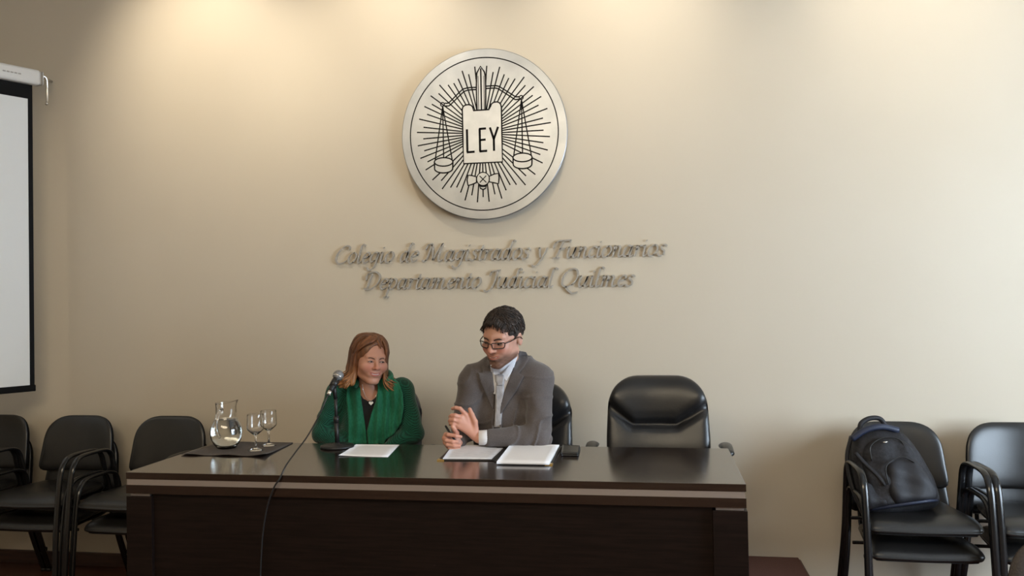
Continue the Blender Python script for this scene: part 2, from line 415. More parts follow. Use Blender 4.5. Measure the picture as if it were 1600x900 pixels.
make('maker_mark', join(*[sbox(.085+.022*k, .085+.022*k+.016, .0445, .0465, zt+.098, zt+.106) for k in range(5)]), M['letter'], ps, False, kind='stuff')
make('end_cap', sbox(-.055, -.028, -.04, .04, zt+.06, zt+.145, .014), M['caseplastic'], ps)
hk = [sp(-.06, 0, zt+.13), sp(-.085, 0, zt+.115), sp(-.095, -.01, zt+.06), sp(-.095, -.01, zt-.02), sp(-.085, 0, zt-.05)]
make('hook', tube(catmull(hk, 5), .009, 8), M['silver'], ps)
make('wall_bracket', join(tube([sp(-.06, 0, zt+.12), (sp(-.06, 0, 0)[0]-.02, -.006, zt+.12)], .009, 8)), M['silver'], ps)

# ------------------------------------------------------------------ round emblem
ER = .502; EC = np.array([-.9605, 0, 2.625]); SO = .042   # stand-off
YD = -SO-.018                                           # face of the disc
em = thing('wall_emblem', 'round brushed steel emblem engraved with a sword, scales, sunrays and LEY', 'emblem', (EC[0], -.03, EC[2]))
def dprof(n=96):
    return [(0.0001, 0), (ER-.004, 0), (ER, .004), (ER, .016), (ER-.004, .018), (.0001, .018)]
V, F = lathe(dprof(), (0, 0, 0), 128); V = [(EC[0]+v[0]*.985, YD+v[2], EC[2]+v[1]) for v in V]
make('disc', (V, F), M['steel'], em, False)
for a in (.8, 2.3, 3.9, 5.5):
    make('spacer', xf(lathe([(.012, 0), (.012, SO)], (0, 0, 0), 12), rotx(PI/2), (EC[0]+.36*math.cos(a), 0, EC[2]+.36*math.sin(a))), M['silver'], em)
KX, KZ = ER*.985/389, ER/401
def dp(x, y):
    xt = x+.0125*(456-y)-447.5; yt = y+.0262*(x-447.5)
    return (EC[0]+xt*KX, EC[2]+(456.5-yt)*KZ)
def strip(pts, w, y0, th=.0012, closed=False):
    """flat engraved-looking line along disc points, width w (crop px)"""
    P = np.array([dp(*p) for p in pts]); w = w*KX/2; n = len(P); L, Rr = [], []
    for i in range(n):
        if closed: t = P[(i+1) % n]-P[i-1]
        else: t = P[min(i+1, n-1)]-P[max(i-1, 0)]
        t = t/(np.linalg.norm(t)+1e-9); nn = np.array([-t[1], t[0]])
        L.append(P[i]+nn*w); Rr.append(P[i]-nn*w)
    V = [(p[0], y0, p[1]) for p in L]+[(p[0], y0, p[1]) for p in Rr]+[(p[0], y0+th, p[1]) for p in L]+[(p[0], y0+th, p[1]) for p in Rr]
    F = []
    for i in range(n if closed else n-1):
        j = (i+1) % n
        F += [(i, j, n+j, n+i), (2*n+i, 2*n+j, j, i), (n+i, n+j, 3*n+j, 3*n+i), (3*n+i, 3*n+j, 2*n+j, 2*n+i)]
    if not closed: F += [(0, n, 3*n, 2*n), (n-1, 3*n-1, 4*n-1, 2*n-1)]
    return V, F
def arc(cx, cy, rx, ry, a0, a1, n=24): return [(cx+rx*math.cos(math.radians(a)), cy+ry*math.sin(math.radians(a))) for a in np.linspace(a0, a1, n)]
Y1 = YD-.0008
rp = [(EC[0]+.899*ER*.985*math.cos(a), EC[2]+.899*ER*math.sin(a)) for a in np.linspace(0, 2*PI, 129)[:-1]]
def ringvf(R0, w, y0):
    V, F = [], []; n = 128
    for k in range(n):
        a = 2*PI*k/n
        for r, y in ((R0-w, y0), (R0+w, y0), (R0+w, y0+.0008), (R0-w, y0+.0008)): V.append((EC[0]+r*.985*math.cos(a), y, EC[2]+r*math.sin(a)))
    for k in range(n):
        for q in range(4): F.append((k*4+q, k*4+(q+1) % 4, ((k+1) % n)*4+(q+1) % 4, ((k+1) % n)*4+q))
    return V, F
make('ring_line', ringvf(.892*ER, .0033, Y1), M['black'], em, False)
c1 = [(735,185),(597,225),(668,265),(553,310),(505,357),(443,373),(348,370),(338,463),(250,485),(263,578),(180,600),(210,687),(122,737),(170,828)]
c2 = [(173,180),(313,197),(242,250),(362,280),(410,322),(478,330),(575,315),(587,405),(677,422),(665,515),(755,530),(727,622),(820,660),(773,762),(855,812)]
c3 = [(90,48),(155,115),(98,185),(165,237),(125,313),(198,350),(178,432),(248,535),(338,543),(347,627),(433,613),(495,613),(535,665),(580,745),(648,695),(705,765),(763,713)]
c4 = [(723,57),(785,122),(720,181),(763,255),(690,298),(712,382),(640,495),(548,508),(542,598),(453,594),(390,595),(350,648),(307,730),(238,687),(180,760)]
ends = [(x*.4333+90, y*.4333+60) for x, y in c1]+[(x*.4335+390, y*.4335+60) for x, y in c2]+[(x*.4666+90, y*.4666+420) for x, y in c3]+[(x*.4668+390, y*.4668+420) for x, y in c4]
for x, y in ends:
    dx, dy = 443-x, 456-y; L = math.hypot(dx, dy); k = (L-88)/L
    if abs(dx) < 95 and y > 470: k = (L-140)/L     # below: stop under the tablet's lower edge
    if abs(dx) < 100 and y < 300: k = (L-100)/L
    make('ray', strip([(x, y), (x+dx*k, y+dy*k)], 5.8, Y1, .0008), M['black'], em, False)
def plate(poly, y0, th, name, m, parent=em, seg=None):
    o = make(name, prism([dp(*p) for p in poly], y0, y0+th), m, parent, False); return o
# tablet
tb = [(355,595),(352,480),(350,370),(349,338),(354,326),(364,320),(378,318),(390,321),(398,329),(402,347),(475,344),(482,330),(487,318),(497,311),(512,309),(523,313),(530,322),(533,336),(535,460),(537,590)]
tbl = plate(tb, YD-.0022, .0020, 'tablet', M['steel'])
make('tablet_outline', strip(tb, 6.4, YD-.0034, .0014, True), M['black'], tbl, False)
def glyph(segs): return join(*[strip(s, 10, YD-.0034, .0012) for s in segs])
for g in ([[(371,434),(373,541)],[(370,542),(407,540)]], [[(431,433),(433,539)],[(428,434),(461,432)],[(430,486),(459,484)],[(430,539),(466,537)]], [[(479,428),(498,486)],[(517,426),(496,486)],[(497,482),(498,538)]]):
    make('letter', glyph(g), M['black'], tbl, False)
# sword blade
sw = [(419,346),(416,250),(417,190),(419,170),(436,140),(454,167),(459,190),(460,250),(459,345)]
swd = plate(sw, YD-.0022, .0020, 'sword', M['steel'])
make('sword_outline', join(strip(sw, 6.4, YD-.0034, .0014), strip([(437,150),(440,345)], 6.4, YD-.0034, .0014), strip([(424,185),(427,345)], 3, YD-.0034, .0014), strip([(452,185),(453,344)], 3, YD-.0034, .0014)), M['black'], swd, False)
# beam
bL = [(265,308),(278,308),(290,302),(345,250),(365,241),(385,238),(416,238)]; bL2 = [(262,320),(283,321),(297,312),(350,262),(368,252),(386,249),(416,248)]
bR = [(460,234),(500,233),(515,235),(530,242),(590,282),(600,288),(616,288)]; bR2 = [(460,245),(498,244),(512,246),(526,253),(585,293),(598,301),(618,299)]
make('scale_beam', join(*[strip(catmull(np.array(b), 4), 6.0, Y1-.0006, .0012) for b in (bL, bL2, bR, bR2)], strip(arc(255, 313, 9, 9, 0, 345), 5, Y1-.0006, .0012, True), strip(arc(625, 292, 9, 9, 0, 345), 5, Y1-.0006, .0012, True)), M['black'], em, False)
for (hx, hy, px, py) in ((256,322,260,585), (626,302,630,571)):
    for dx in (-40, 0, 40):
        make('pan_cord', strip([(hx, hy), (px+dx*1.05, py+(0 if dx else -20))], 5.6, Y1-.0004, .0010), M['black'], em, False)
    po = arc(px, py, 44, 20, 180, 360, 16)+[(px+43, py+32)]+arc(px, py+32, 43, 20, 10, 170, 12)+[(px-43, py+32)]
    pn = plate(po, YD-.0022, .0020, 'scale_pan', M['steel'])
    make('pan_outline', join(strip(po, 6.0, YD-.0034, .0014, True), strip(arc(px, py, 44, 20, 0, 180, 16), 6.0, YD-.0034, .0014)), M['black'], pn, False)
bo1 = [(415,658),(392,651),(376,650),(371,672),(375,697),(392,694),(415,684)]; bo2 = [(475,656),(498,646),(518,643),(521,665),(518,691),(498,687),(475,682)]
for b in (bo1, bo2):
    q = plate(b, YD-.0022, .0020, 'ribbon', M['steel']); make('ribbon_outline', strip(b, 6.0, YD-.0034, .0014, True), M['black'], q, False)
kn2 = [(428,700),(434,712),(446,718),(458,712),(463,699)]
q = plate(kn2, YD-.0022, .0020, 'knot_end', M['steel']); make('knot_end_outline', join(strip(kn2, 6.0, YD-.0034, .0014, True), strip([(430,705),(462,704)], 3.5, YD-.0034, .0014)), M['black'], q, False)
kn = arc(446, 668, 30, 31, 0, 348, 30)
q = plate(kn, YD-.0032, .0030, 'knot', M['steel']); make('knot_outline', join(strip(kn, 4.4, YD-.0044, .0014, True), strip([(430,654),(462,685)], 4.4, YD-.0044, .0014), strip([(461,653),(431,685)], 4.4, YD-.0044, .0014)), M['black'], q, False)

# ------------------------------------------------------------------ wall lettering, broad-nib italic strokes
G = {
'C': (1.18, [[(1.15,1.35),(1.1,1.6),(.85,1.7),(.5,1.5),(.18,1.0),(.1,.45),(.35,.03),(.75,.02),(1.1,.25)]]),
'o': (.82, [[(.5,1),(.18,.85),(.05,.4),(.22,0),(.52,.1),(.72,.55),(.62,.92),(.42,.98)]]),
'l': (.45, [[(.5,1.66),(.3,1.78),(.17,1.6),(.12,.9),(.1,.25),(.2,.0),(.42,.14)]]),
'e': (.68, [[(.1,.5),(.45,.58),(.6,.8),(.45,1),(.2,.85),(.06,.4),(.25,0),(.6,.16)]]),
'g': (.84, [[(.65,.9),(.4,1),(.12,.75),(.06,.3),(.24,.08),(.5,.3),(.66,.9)],[(.7,.98),(.62,.2),(.5,-.5),(.2,-.72),(-.1,-.5)]]),
'i': (.46, [[(.02,.8),(.15,.95),(.14,.25),(.22,0),(.43,.14)],[(.17,1.35),(.20,1.47)]]),
'd': (.88, [[(.6,.86),(.35,1),(.1,.7),(.06,.2),(.22,0),(.46,.25),(.6,.85)],[(.92,1.66),(.74,1.78),(.64,1.55),(.57,.6),(.58,.15),(.68,.0),(.86,.14)]]),
'a': (.88, [[(.6,.88),(.35,1),(.1,.7),(.06,.2),(.22,0),(.46,.25),(.62,.88)],[(.66,.99),(.58,.4),(.58,.12),(.68,0),(.86,.14)]]),
'M': (1.72, [[(-.15,.12),(.0,.0),(.2,.2),(.32,.9),(.42,1.6)],[(-.05,1.1),(.05,1.5),(.25,1.65),(.42,1.6),(.6,.9),(.74,.1)],[(.74,.1),(1.0,.9),(1.3,1.68)],[(1.3,1.68),(1.2,.7),(1.2,.15),(1.35,0),(1.6,.14)]]),
's': (.66, [[(.6,.84),(.42,1),(.2,.85),(.26,.62),(.48,.4),(.44,.1),(.2,-.02),(.0,.14)]]),
't': (.48, [[(.24,1.4),(.15,.6),(.14,.2),(.24,0),(.46,.14)],[(-.05,.94),(.42,1.0)]]),
'r': (.62, [[(.02,.8),(.15,.96),(.15,.5),(.12,0)],[(.15,.55),(.34,.92),(.58,.94)]]),
'y': (.82, [[(.02,.85),(.14,.98),(.22,.5),(.36,.08)],[(.74,1),(.58,.3),(.3,-.45),(.02,-.74),(-.22,-.62)]]),
'F': (1.05, [[(.58,1.6),(.45,.9),(.3,.03)],[(.02,.0),(.56,.02)],[(-.12,.95),(-.08,1.35),(.2,1.6),(.6,1.62),(1.18,1.66)],[(.42,.86),(.86,.9)],[(1.18,1.66),(1.14,1.45)]]),
'u': (.9, [[(.02,.84),(.14,.97),(.1,.35),(.2,.02),(.42,.12),(.6,.5),(.66,.95)],[(.68,.98),(.6,.4),(.6,.12),(.7,0),(.88,.14)]]),
'n': (.88, [[(.02,.84),(.15,.97),(.14,.4),(.12,0)],[(.14,.5),(.36,.94),(.56,.9),(.54,.4),(.56,.1),(.66,0),(.86,.14)]]),
'm': (1.32, [[(.02,.84),(.15,.97),(.14,.4),(.12,0)],[(.14,.5),(.34,.94),(.52,.9),(.5,.4),(.5,0)],[(.52,.5),(.74,.94),(.94,.9),(.92,.4),(.94,.1),(1.04,0),(1.28,.14)]]),
'c': (.62, [[(.62,.84),(.46,1),(.2,.86),(.05,.4),(.22,0),(.58,.18)]]),
'D': (1.36, [[(.48,1.45),(.4,.8),(.3,.04)],[(.12,.9),(.05,1.3),(.35,1.62),(.8,1.66),(1.18,1.3),(1.16,.6),(.75,.08),(.3,.0),(.05,.08)]]),
'p': (.86, [[(.02,.84),(.16,.98),(.14,.2),(.08,-.78)],[(-.14,-.78),(.32,-.78)],[(.16,.45),(.36,.92),(.6,.95),(.72,.55),(.56,.1),(.32,0),(.14,.16)]]),
'J': (.74, [[(.0,1.2),(.1,1.5),(.4,1.62),(.78,1.66)],[(.56,1.62),(.52,.6),(.34,-.12),(.0,-.32),(-.22,-.2)]]),
'Q': (1.36, [[(.8,1.7),(.35,1.5),(.08,.9),(.14,.25),(.5,.0),(.95,.25),(1.22,.85),(1.1,1.5),(.8,1.7)],[(.45,.02),(.75,-.35),(1.1,-.6),(1.5,-.48)]])}
def nib(pts, ox, oz, S, y0, th):
    P = catmull(np.array(pts), 5); P = np.c_[P[:, 0]+.22*P[:, 1], P[:, 1]]*S+np.array([ox, oz])
    nv = np.array([math.cos(.72), math.sin(.72)])*S*.056; n = len(P); V, F = [], []
    for y in (y0, y0+th):
        for i in range(n):
            t = P[min(i+1, n-1)]-P[max(i-1, 0)]; t /= np.linalg.norm(t)+1e-9
            o = nv+np.array([-t[1], t[0]])*S*.032*(1 if nv@np.array([-t[1], t[0]]) > 0 else -1)
            a, b = P[i]+o, P[i]-o; V += [(a[0], y, a[1]), (b[0], y, b[1])]
    for i in range(n-1):
        a, b = 2*i, 2*n+2*i
        F += [(a, a+1, a+3, a+2), (b, b+2, b+3, b+1), (a, a+2, b+2, b), (a+1, b+1, b+3, a+3)]
    F += [(0, 2*n, 2*n+1, 1), (2*n-2, 2*n-1, 4*n-1, 4*n-2)]
    return V, F
def lettering(text, x0, x1, z0, z1, S, label):
    adv = [.55 if ch == ' ' else G[ch][0] for ch in text]; tot = sum(adv); K = (x1-x0)/tot
    t = thing('wall_lettering', label, 'lettering', ((x0+x1)/2, -.01, z0), group='metal lettering lines below the emblem')
    x = x0
    for ch, a in zip(text, adv):
        if ch != ' ':
            zc = z0+(z1-z0)*(x-x0)/(x1-x0)
            vf = join(*[nib(s, 0, 0, S, -.0155, .009) for s in G[ch][1]])
            V = [(x+v[0]*(K/S), v[1], zc+v[2]) for v in vf[0]]
            make('letter', (V, vf[1]), M['letter'], t, False)
        x += a*K
LX0 = at(521, 411.6, -.0155)[0]; LX1 = at(1040, 399, -.0155)[0]
lettering('Colegio de Magistrados y Funcionarios', LX0, LX1, at(528, 411.6, -.0155)[2], at(1035, 399, -.0155)[2], .062,
          'upper line of raised metal letters, Colegio de Magistrados y Funcionarios')
lettering('Departamento Judicial Quilmes', at(567, 452, -.0155)[0], at(990, 447, -.0155)[0], at(575, 452, -.0155)[2], at(986, 447, -.0155)[2], .062,
          'lower line of raised metal letters, Departamento Judicial Quilmes')

# ------------------------------------------------------------------ desk
DX0, DX1, DY0, DY1, DT = -2.188, .3255, -1.6549, -.9052, .955
dk = thing('conference_desk', 'long dark wood desk with a pale metal strip under its top', 'desk', ((DX0+DX1)/2, (DY0+DY1)/2, DZ))
make('desktop', box(DX0, DX1, DY0, DY1, DT-.028, DT, .0015), M['desk'], dk, False)
make('metal_strip', box(DX0+.004, DX1-.004, DY0+.002, DY1-.002, DT-.052, DT-.028), M['strip'], dk, False)
make('apron', box(DX0, DX1, DY0, DY1, DT-.088, DT-.052, .001), M['desk'], dk, False)
make('leg_panel', box(DX0, DX0+.115, DY0+.002, DY1-.02, DZ, DT-.100, .002), M['deskfront'], dk, False)
make('leg_panel', box(DX1-.122, DX1+.004, DY0+.002, DY1-.02, DZ, DT-.100, .002), M['deskfront'], dk, False)
make('leg_spacer', box(DX0+.012, DX0+.10, DY0+.014, DY1-.04, DT-.100, DT-.088), M['strip'], dk, False)
make('leg_spacer', box(DX1-.11, DX1-.008, DY0+.014, DY1-.04, DT-.100, DT-.088), M['strip'], dk, False)
make('modesty_panel', box(DX0+.115, DX1-.122, DY0+.02, DY0+.045, DZ+.02, DT-.088), M['deskfront'], dk, False)

# ------------------------------------------------------------------ stacking armchairs (prototype at the origin, facing -y; backrest at y=0)
def outline_back(wb, wt, z0, z1, rt=.13, rb=.05, crown=.012):
    P = roundpoly([(-wb/2, z0), (wb/2, z0), (wt/2, z1), (-wt/2, z1)], [rb, rb, rt, rt], 9)
    P[:, 1] += crown*(1-(P[:, 0]/(wb/2))**2)*(P[:, 1] > (z0+z1)/2)
    return resample(P, 72)
def back_curve(x, z, side, c=.055, tilt=.16, zc=.66): return -c*(x/.26)**2*1.0+c*.6-0+(z-zc)*tilt
def visitor_chair(name, label, group):
    t = thing(name, label, 'chair', (0, 0, 0), 0, group)
    seat = roundpoly([(-.205, -.02), (.205, -.02), (.255, -.44), (.25, -.50), (-.25, -.50), (-.255, -.44)], [.05, .05, .05, .10, .10, .05], 8)
    seat = resample(seat, 72)
    V, F = pad(seat, .040, 12, None, .85, 6)
    V = [(x, z, .432-y+(-.018*max(0, -(z+.40))/.1 if z < -.40 else 0)+.006*abs(x)/.25) for x, y, z in V]   # pad() y is the thickness
    make('seat', (V, F), M['leatherette'], t, True, True)
    make('seat_pan', ([(v[0]*.93, v[1]*.95-.01, .402+(v[2]-.43)*.32) for v in V], F), M['plastic'], t, True, True)
    V, F = pad(outline_back(.50, .44, .515, .835), .026, 14, back_curve, .5, 5)
    make('backrest', (V, F), M['leatherette'], t, True, True)
    V, F = pad(outline_back(.49, .43, .52, .828), .012, 8, lambda x, z, s: back_curve(x, z, s)+.022, .9, 5)
    make('back_shell', (V, F), M['plastic'], t, True, True)
    for sx in (-1, 1):
        X = sx*.272
        P = catmull([(X*1.02, -.565, 0), (X, -.545, .30), (X, -.515, .56), (X, -.485, .645), (X, -.43, .682), (X, -.32, .688), (X, -.22, .683), (X, -.165, .65), (X, -.135, .56), (X, -.07, .30), (X*1.02, .045, 0)], 7)
        make('side_frame', tube(P, .0175, 12, ((1, 0, 0), .62)), M['tube'], t, True, True)
        make('back_bracket', tube(catmull([(sx*.18, -.30, .395), (sx*.18, -.06, .40), (sx*.18, .025, .47), (sx*.17, .045, .62)], 5), .011, 8, ((1, 0, 0), .5)), M['tube'], t, True, True)
        for yy, zz in ((-.565, 0), (.045, 0)):
            make('foot_cap', lathe([(.0001, 0), (.019, 0), (.019, .02), (.0001, .02)], (X*1.02, yy, 0), 12), M['plastic'], t, True, True)
    for yy in (-.40, -.17):
        zz = .392
        make('cross_bar', tube([(-.262, yy, zz), (.262, yy, zz)], .009, 8), M['tube'], t, True, True)
    return t
vc0 = visitor_chair('stacking_armchair', 'x', 'black stacking armchairs along the wall')
PITCHZ = .128
stacks = [(-4.085, -.20, 'at the left edge of the photo under the screen', 'at the left edge of the photo'),
          (-3.505, -.20, 'in the stack second from the left', 'in the stack second from the left'),
          (-2.895, -.20, 'in the stack right beside the desk, backrest behind its left end', 'in the stack right beside the desk'),
          (1.225, -.22, 'carrying the black backpack', 'under the chair with the backpack'),
          (1.80, -.22, 'at the right edge, nothing lying on it', 'at the right edge')]
first = True
for x, y, la, lb in stacks:
    for k in (0, 1):
        lab = ('upper black stacking armchair ' + la) if k else ('lower black stacking armchair ' + lb)
        if first: o = vc0; o.location = (x, y+.03, 0); o['label'] = lab; first = False
        else: o = clone(vc0, (x+(.012 if not k else 0), y+(.03 if not k else 0), .004+k*PITCHZ), 0, lab)
        if k == 0: o.location.z = 0
M['greyfabric'] = mat('grey_fabric', (0.045, 0.040, 0.040), 0.9, noise=((0.06, 0.053, 0.05), 200), bump=(0.5, 400))
ac = thing('audience_chair', 'grey fabric chair back cut off at the lower right corner, seen from behind', 'chair', (1.24, -2.25, 0))
ax0 = at(1570, 900, -2.25)[0]; cx_ = ax0+.235; zt_ = at(1600, 851, -2.25)[2]+.012
V, F = pad(outline_back(.47, .44, zt_-.36, zt_, .13, .06), .030, 12, lambda x, z, s: .03-.4*x*x, .8, 5)
make('backrest', ([(cx_+v[0], -2.25+v[1], v[2]) for v in V], F), M['greyfabric'], ac)
V, F = pad(resample(roundpoly([(-.22, 0), (.22, 0), (.23, -.44), (-.23, -.44)], .07, 8), 60), .035, 10, None, .8, 5)
make('seat', ([(cx_+x, -2.22-z, .43-y) for x, y, z in V], F), M['greyfabric'], ac)
for s in (-1, 1):
    make('leg', tube(catmull([(cx_+s*.19, -2.30, 0), (cx_+s*.19, -2.25, .40), (cx_+s*.17, -2.235, zt_-.12)], 5), .012, 8), M['tube'], ac)
    make('leg', tube([(cx_+s*.19, -1.82, 0), (cx_+s*.19, -1.86, .41)], .012, 8), M['tube'], ac)

# ------------------------------------------------------------------ executive chairs on the platform
def exec_chair(name, label, group, loc, rz=0, dz=0):
    t = thing(name, label, 'office chair', (0, 0, 0), 0, group)
    P = roundpoly([(-.225, .42), (.225, .42), (.262, .66), (.245, 1.02), (-.245, 1.02), (-.262, .66)], [.05, .05, .25, .13, .13, .25], 9)
    P[:, 1] += .035*np.clip(1-(P[:, 0]/.24)**2, 0, 1)*(P[:, 1] > .8)
    P = resample(P, 96)
    seam = [(-.262, .915), (-.125, .805), (.095, .805), (.262, .905)]
    def dseam(x, z):
        d = 9
        for (ax, az), (bx, bz) in zip(seam, seam[1:]):
            tt = min(1, max(0, ((x-ax)*(bx-ax)+(z-az)*(bz-az))/((bx-ax)**2+(bz-az)**2)))
            d = min(d, math.hypot(x-ax-tt*(bx-ax), z-az-tt*(bz-az)))
        zs = np.interp(x, [s[0] for s in seam], [s[1] for s in seam])
        return d, z-zs
    def disp(x, z, side):
        y = (z-.5)*.22-.10*(x/.26)**2*.6+.0
        if side < 0:
            d, up = dseam(x, z)
            y += .030*math.exp(-(d/.017)**2)
            if up > 0: y += -.026*min(1, up/.07)*math.exp(-((z-.99)/.16)**2)
            else: y += -.020*math.exp(-((z-.70)/.09)**2)*(1-(x/.28)**2)
        return y
    V, F = pad(P, .055, 40, disp, .55, 6)
    make('backrest', (V, F), M['leather'], t, True, True)
    seat = resample(roundpoly([(-.25, -.0), (.25, -.0), (.26, -.50), (-.26, -.50)], [.08, .08, .12, .12], 9), 80)
    V, F = pad(seat, .055, 14, None, .6, 5)
    make('seat', ([(x, z-.02, .43-y) for x, y, z in V], F), M['leather'], t, True, True)
    for s in (-1, 1):
        arm = catmull([(s*.25, .06, .60), (s*.315, .02, .66), (s*.325, -.05, .698), (s*.32, -.18, .705), (s*.318, -.29, .69), (s*.315, -.335, .60), (s*.30, -.32, .46), (s*.24, -.29, .40)], 7)
        make('arm_frame', tube(arm, .018, 12, ((1, 0, 0), .8)), M['plastic'], t, True, True)
        ap = catmull([(s*.325, .0, .705), (s*.325, -.08, .72), (s*.322, -.18, .724), (s*.32, -.28, .712)], 6)
        make('arm_pad', tube(ap, [.012]+[.030]*(len(ap)-2)+[.014], 14, ((1, 0, 0), .55)), M['leather'], t, True, True)
    make('gas_lift', lathe([(.026, .09), (.026, .26), (.018, .26), (.018, .38), (.09, .385), (.09, .40)], (0, -.25, 0), 18), M['plastic'], t, True, True)
    for k in range(5):
        a = 2*PI*k/5+.3; c, s = math.cos(a), math.sin(a)
        make('base_arm', tube([(0, -.25, .10), (.15*c, -.25+.15*s, .09), (.28*c, -.25+.28*s, .065)], [.028, .022, .016], 10), M['plastic'], t, True, True)
        make('caster', xf(lathe([(.001, -.02), (.022, -.02), (.027, -.012), (.027, .012), (.022, .02), (.001, .02)], (0, 0, 0), 16), rotz(a)@rotx(PI/2), (.28*c, -.25+.28*s, .027)), M['plastic'], t, True, True)
    for ch in t.children:
        if ch.name.split('.')[0] not in ('base_arm', 'caster'):
            for v in ch.data.vertices:
                if v.co.z > .2: v.co.z += dz
    t.location = loc; t.rotation_euler = (0, 0, rz)
    return t
ex0 = exec_chair('executive_chair', 'empty black leather executive chair at the right end of the desk', 'black executive chairs behind the desk', (.012, -.55, DZ))
exm = exec_chair('executive_chair', 'black leather executive chair the man in the grey suit sits on', 'black executive chairs behind the desk', (-.682, -.50, DZ), -.03, -.038)
exw = exec_chair('executive_chair', 'black leather executive chair behind the woman with the green scarf', 'black executive chairs behind the desk', (-1.525, -.40, DZ), .10, -.06)

# ------------------------------------------------------------------ things on the desk
def tag(o, label, cat, group=None):
    o['label'] = label; o['category'] = cat
    if group: o['group'] = group
    return o
def flat_sheet(corners, z, th, n=8, curl=None):
    """corner order FL, FR, BR, BL (world x, y); solid sheet of thickness th"""
    c = [np.array(p[:2], float) for p in corners]; V, F = [], []
    for k in (0, 1):
        for i in range(n+1):
            for j in range(n+1):
                u, v = i/n, j/n
                p = (1-u)*(1-v)*c[0]+u*(1-v)*c[1]+u*v*c[2]+(1-u)*v*c[3]
                V.append((p[0], p[1], z+k*th+(curl(u, v) if curl else 0)))
    N = (n+1)**2
    for i in range(n):
        for j in range(n):
            a = i*(n+1)+j; q = (a, a+n+1, a+n+2, a+1); F += [q[::-1], tuple(x+N for x in q)]
    for i in range(n):
        for a, b in ((i*(n+1), (i+1)*(n+1)), (i*(n+1)+n, (i+1)*(n+1)+n), (i, i+1), (n*(n+1)+i, n*(n+1)+i+1)): F.append((a, b, b+N, a+N))
    return V, F
pm = [atz(283, 711.5, DT), atz(414, 714, DT), atz(458, 692.5, DT), atz(346, 690.5, DT)]
make('placemat', flat_sheet(pm, DT+.0005, .003, 14, lambda u, v: .006*math.exp(-v*14)*(.5+.5*math.sin(u*14))+.008*math.exp(-(1-u)*9)*math.exp(-v*3)), M['mat'], None, True,
     label='dark brown cloth placemat under the pitcher and glasses', cat='placemat')
ZM = DT+.0045
# pitcher
pc = atz(354, 700, ZM); pc = (pc[0], pc[1], ZM)
outer = [(.0001, 0), (.040, .0), (.046, .004), (.060, .022), (.072, .048), (.0765, .075), (.074, .100), (.064, .124), (.054, .139), (.0485, .150), (.0475, .163), (.0475, .195), (.049, .210), (.0500, .2165), (.0500, .2180)]
inner = [(.0482, .2182), (.0478, .2165), (.0468, .208), (.0452, .195), (.0450, .163), (.0460, .152), (.051, .138), (.061, .122), (.071, .099), (.0735, .075), (.069, .049), (.057, .024), (.042, .010), (.0001, .008)]
def spout(vf, n):
    V = []
    for x, y, z in vf[0]:
        dx, dy, dz = x-pc[0], y-pc[1], z-pc[2]; a = math.atan2(dy, dx)
        if dz > .185: k = (dz-.185)/.033; w = math.exp(-((a+.25)/.33)**2); x += .020*k*w; z += .010*k*w*1.0+.006*k*max(0, math.cos(a))
        V.append((x, y, z))
    return V, vf[1]
pit = tag(make('water_pitcher', spout(lathe(outer+inner, pc, 56), 56), M['glass']), 'round clear glass pitcher of water standing on the dark placemat', 'pitcher')
hd = (.06, -.998)
hp = catmull([(pc[0]+r*hd[0], pc[1]+r*hd[1], pc[2]+z) for r, z in ((.046, .190), (.066, .186), (.094, .165), (.106, .13), (.100, .095), (.078, .070), (.072, .062))], 7)
make('handle', tube(hp, .0085, 12), M['glass'], pit)
wl = .140
wp = [(.0001, .0095), (.0410, .0115), (.0560, .0255), (.0680, .050), (.0724, .075), (.0700, .0985), (.0600, .1215), (.0496, wl-.003), (.0485, wl), (.0001, wl)]
make('water', lathe(wp, pc, 48), M['water'], pit)
def wine_glass(u, v, label):
    c = atz(u, v, ZM); c = (c[0], c[1], ZM+.0)
    o = [(.0001, 0), (.036, .0), (.0365, .002), (.022, .006), (.008, .011), (.0048, .022), (.0042, .05), (.005, .066), (.009, .072), (.024, .084), (.0365, .096), (.0395, .104), (.0388, .13), (.0376, .160), (.0372, .1690), (.0370, .1700)]
    i = [(.0363, .1702), (.0361, .1692), (.0365, .160), (.0377, .13), (.0383, .105), (.0352, .0975), (.0225, .0865), (.008, .077), (.0001, .075)]
    g = make('wine_glass', lathe(o+i, c, 40), M['glass'])
    return tag(g, label, 'glass', 'stemmed glasses on the placemat')
wine_glass(399.5, 703.5, 'front stemmed water glass, the one nearer to the pitcher')
wine_glass(420, 696, 'rear stemmed water glass, the right one of the pair')
# microphone stand, microphone, cable
mb = atz(527, 699, DT); mx, my = mb[0], mb[1]
ms = thing('microphone_stand', 'black desktop microphone stand with round base before the woman', 'microphone stand', (mx, my, DT))
make('base', lathe([(.0001, 0), (.078, 0), (.081, .004), (.080, .010), (.070, .014), (.016, .018), (.014, .024), (.0001, .024)], (mx, my, DT), 48), M['plastic'], ms)
make('pole', tube([(mx, my, DT+.015), (mx-.003, my, DT+.13)], .0105, 16), M['plastic'], ms)
make('upper_pole', tube([(mx-.003, my, DT+.125), (mx-.005, my, DT+.245)], .0075, 14), M['plastic'], ms)
make('collar', lathe([(.0001, 0), (.0135, 0), (.0135, .03), (.0001, .03)], (mx-.003, my, DT+.12), 16), M['plastic'], ms)
zz = at(513, 617, my-.05); ze = at(529, 586, my+.03)
ax = (ze-zz)/np.linalg.norm(ze-zz)
def ap(s): return zz+ax*s
LM = float(np.linalg.norm(ze-zz))
make('clip', join(tube([ap(LM*.42), ap(LM*.72)], .0185, 16), tube([(mx-.005, my, DT+.235), ap(LM*.5)], .010, 10)), M['plastic'], ms)
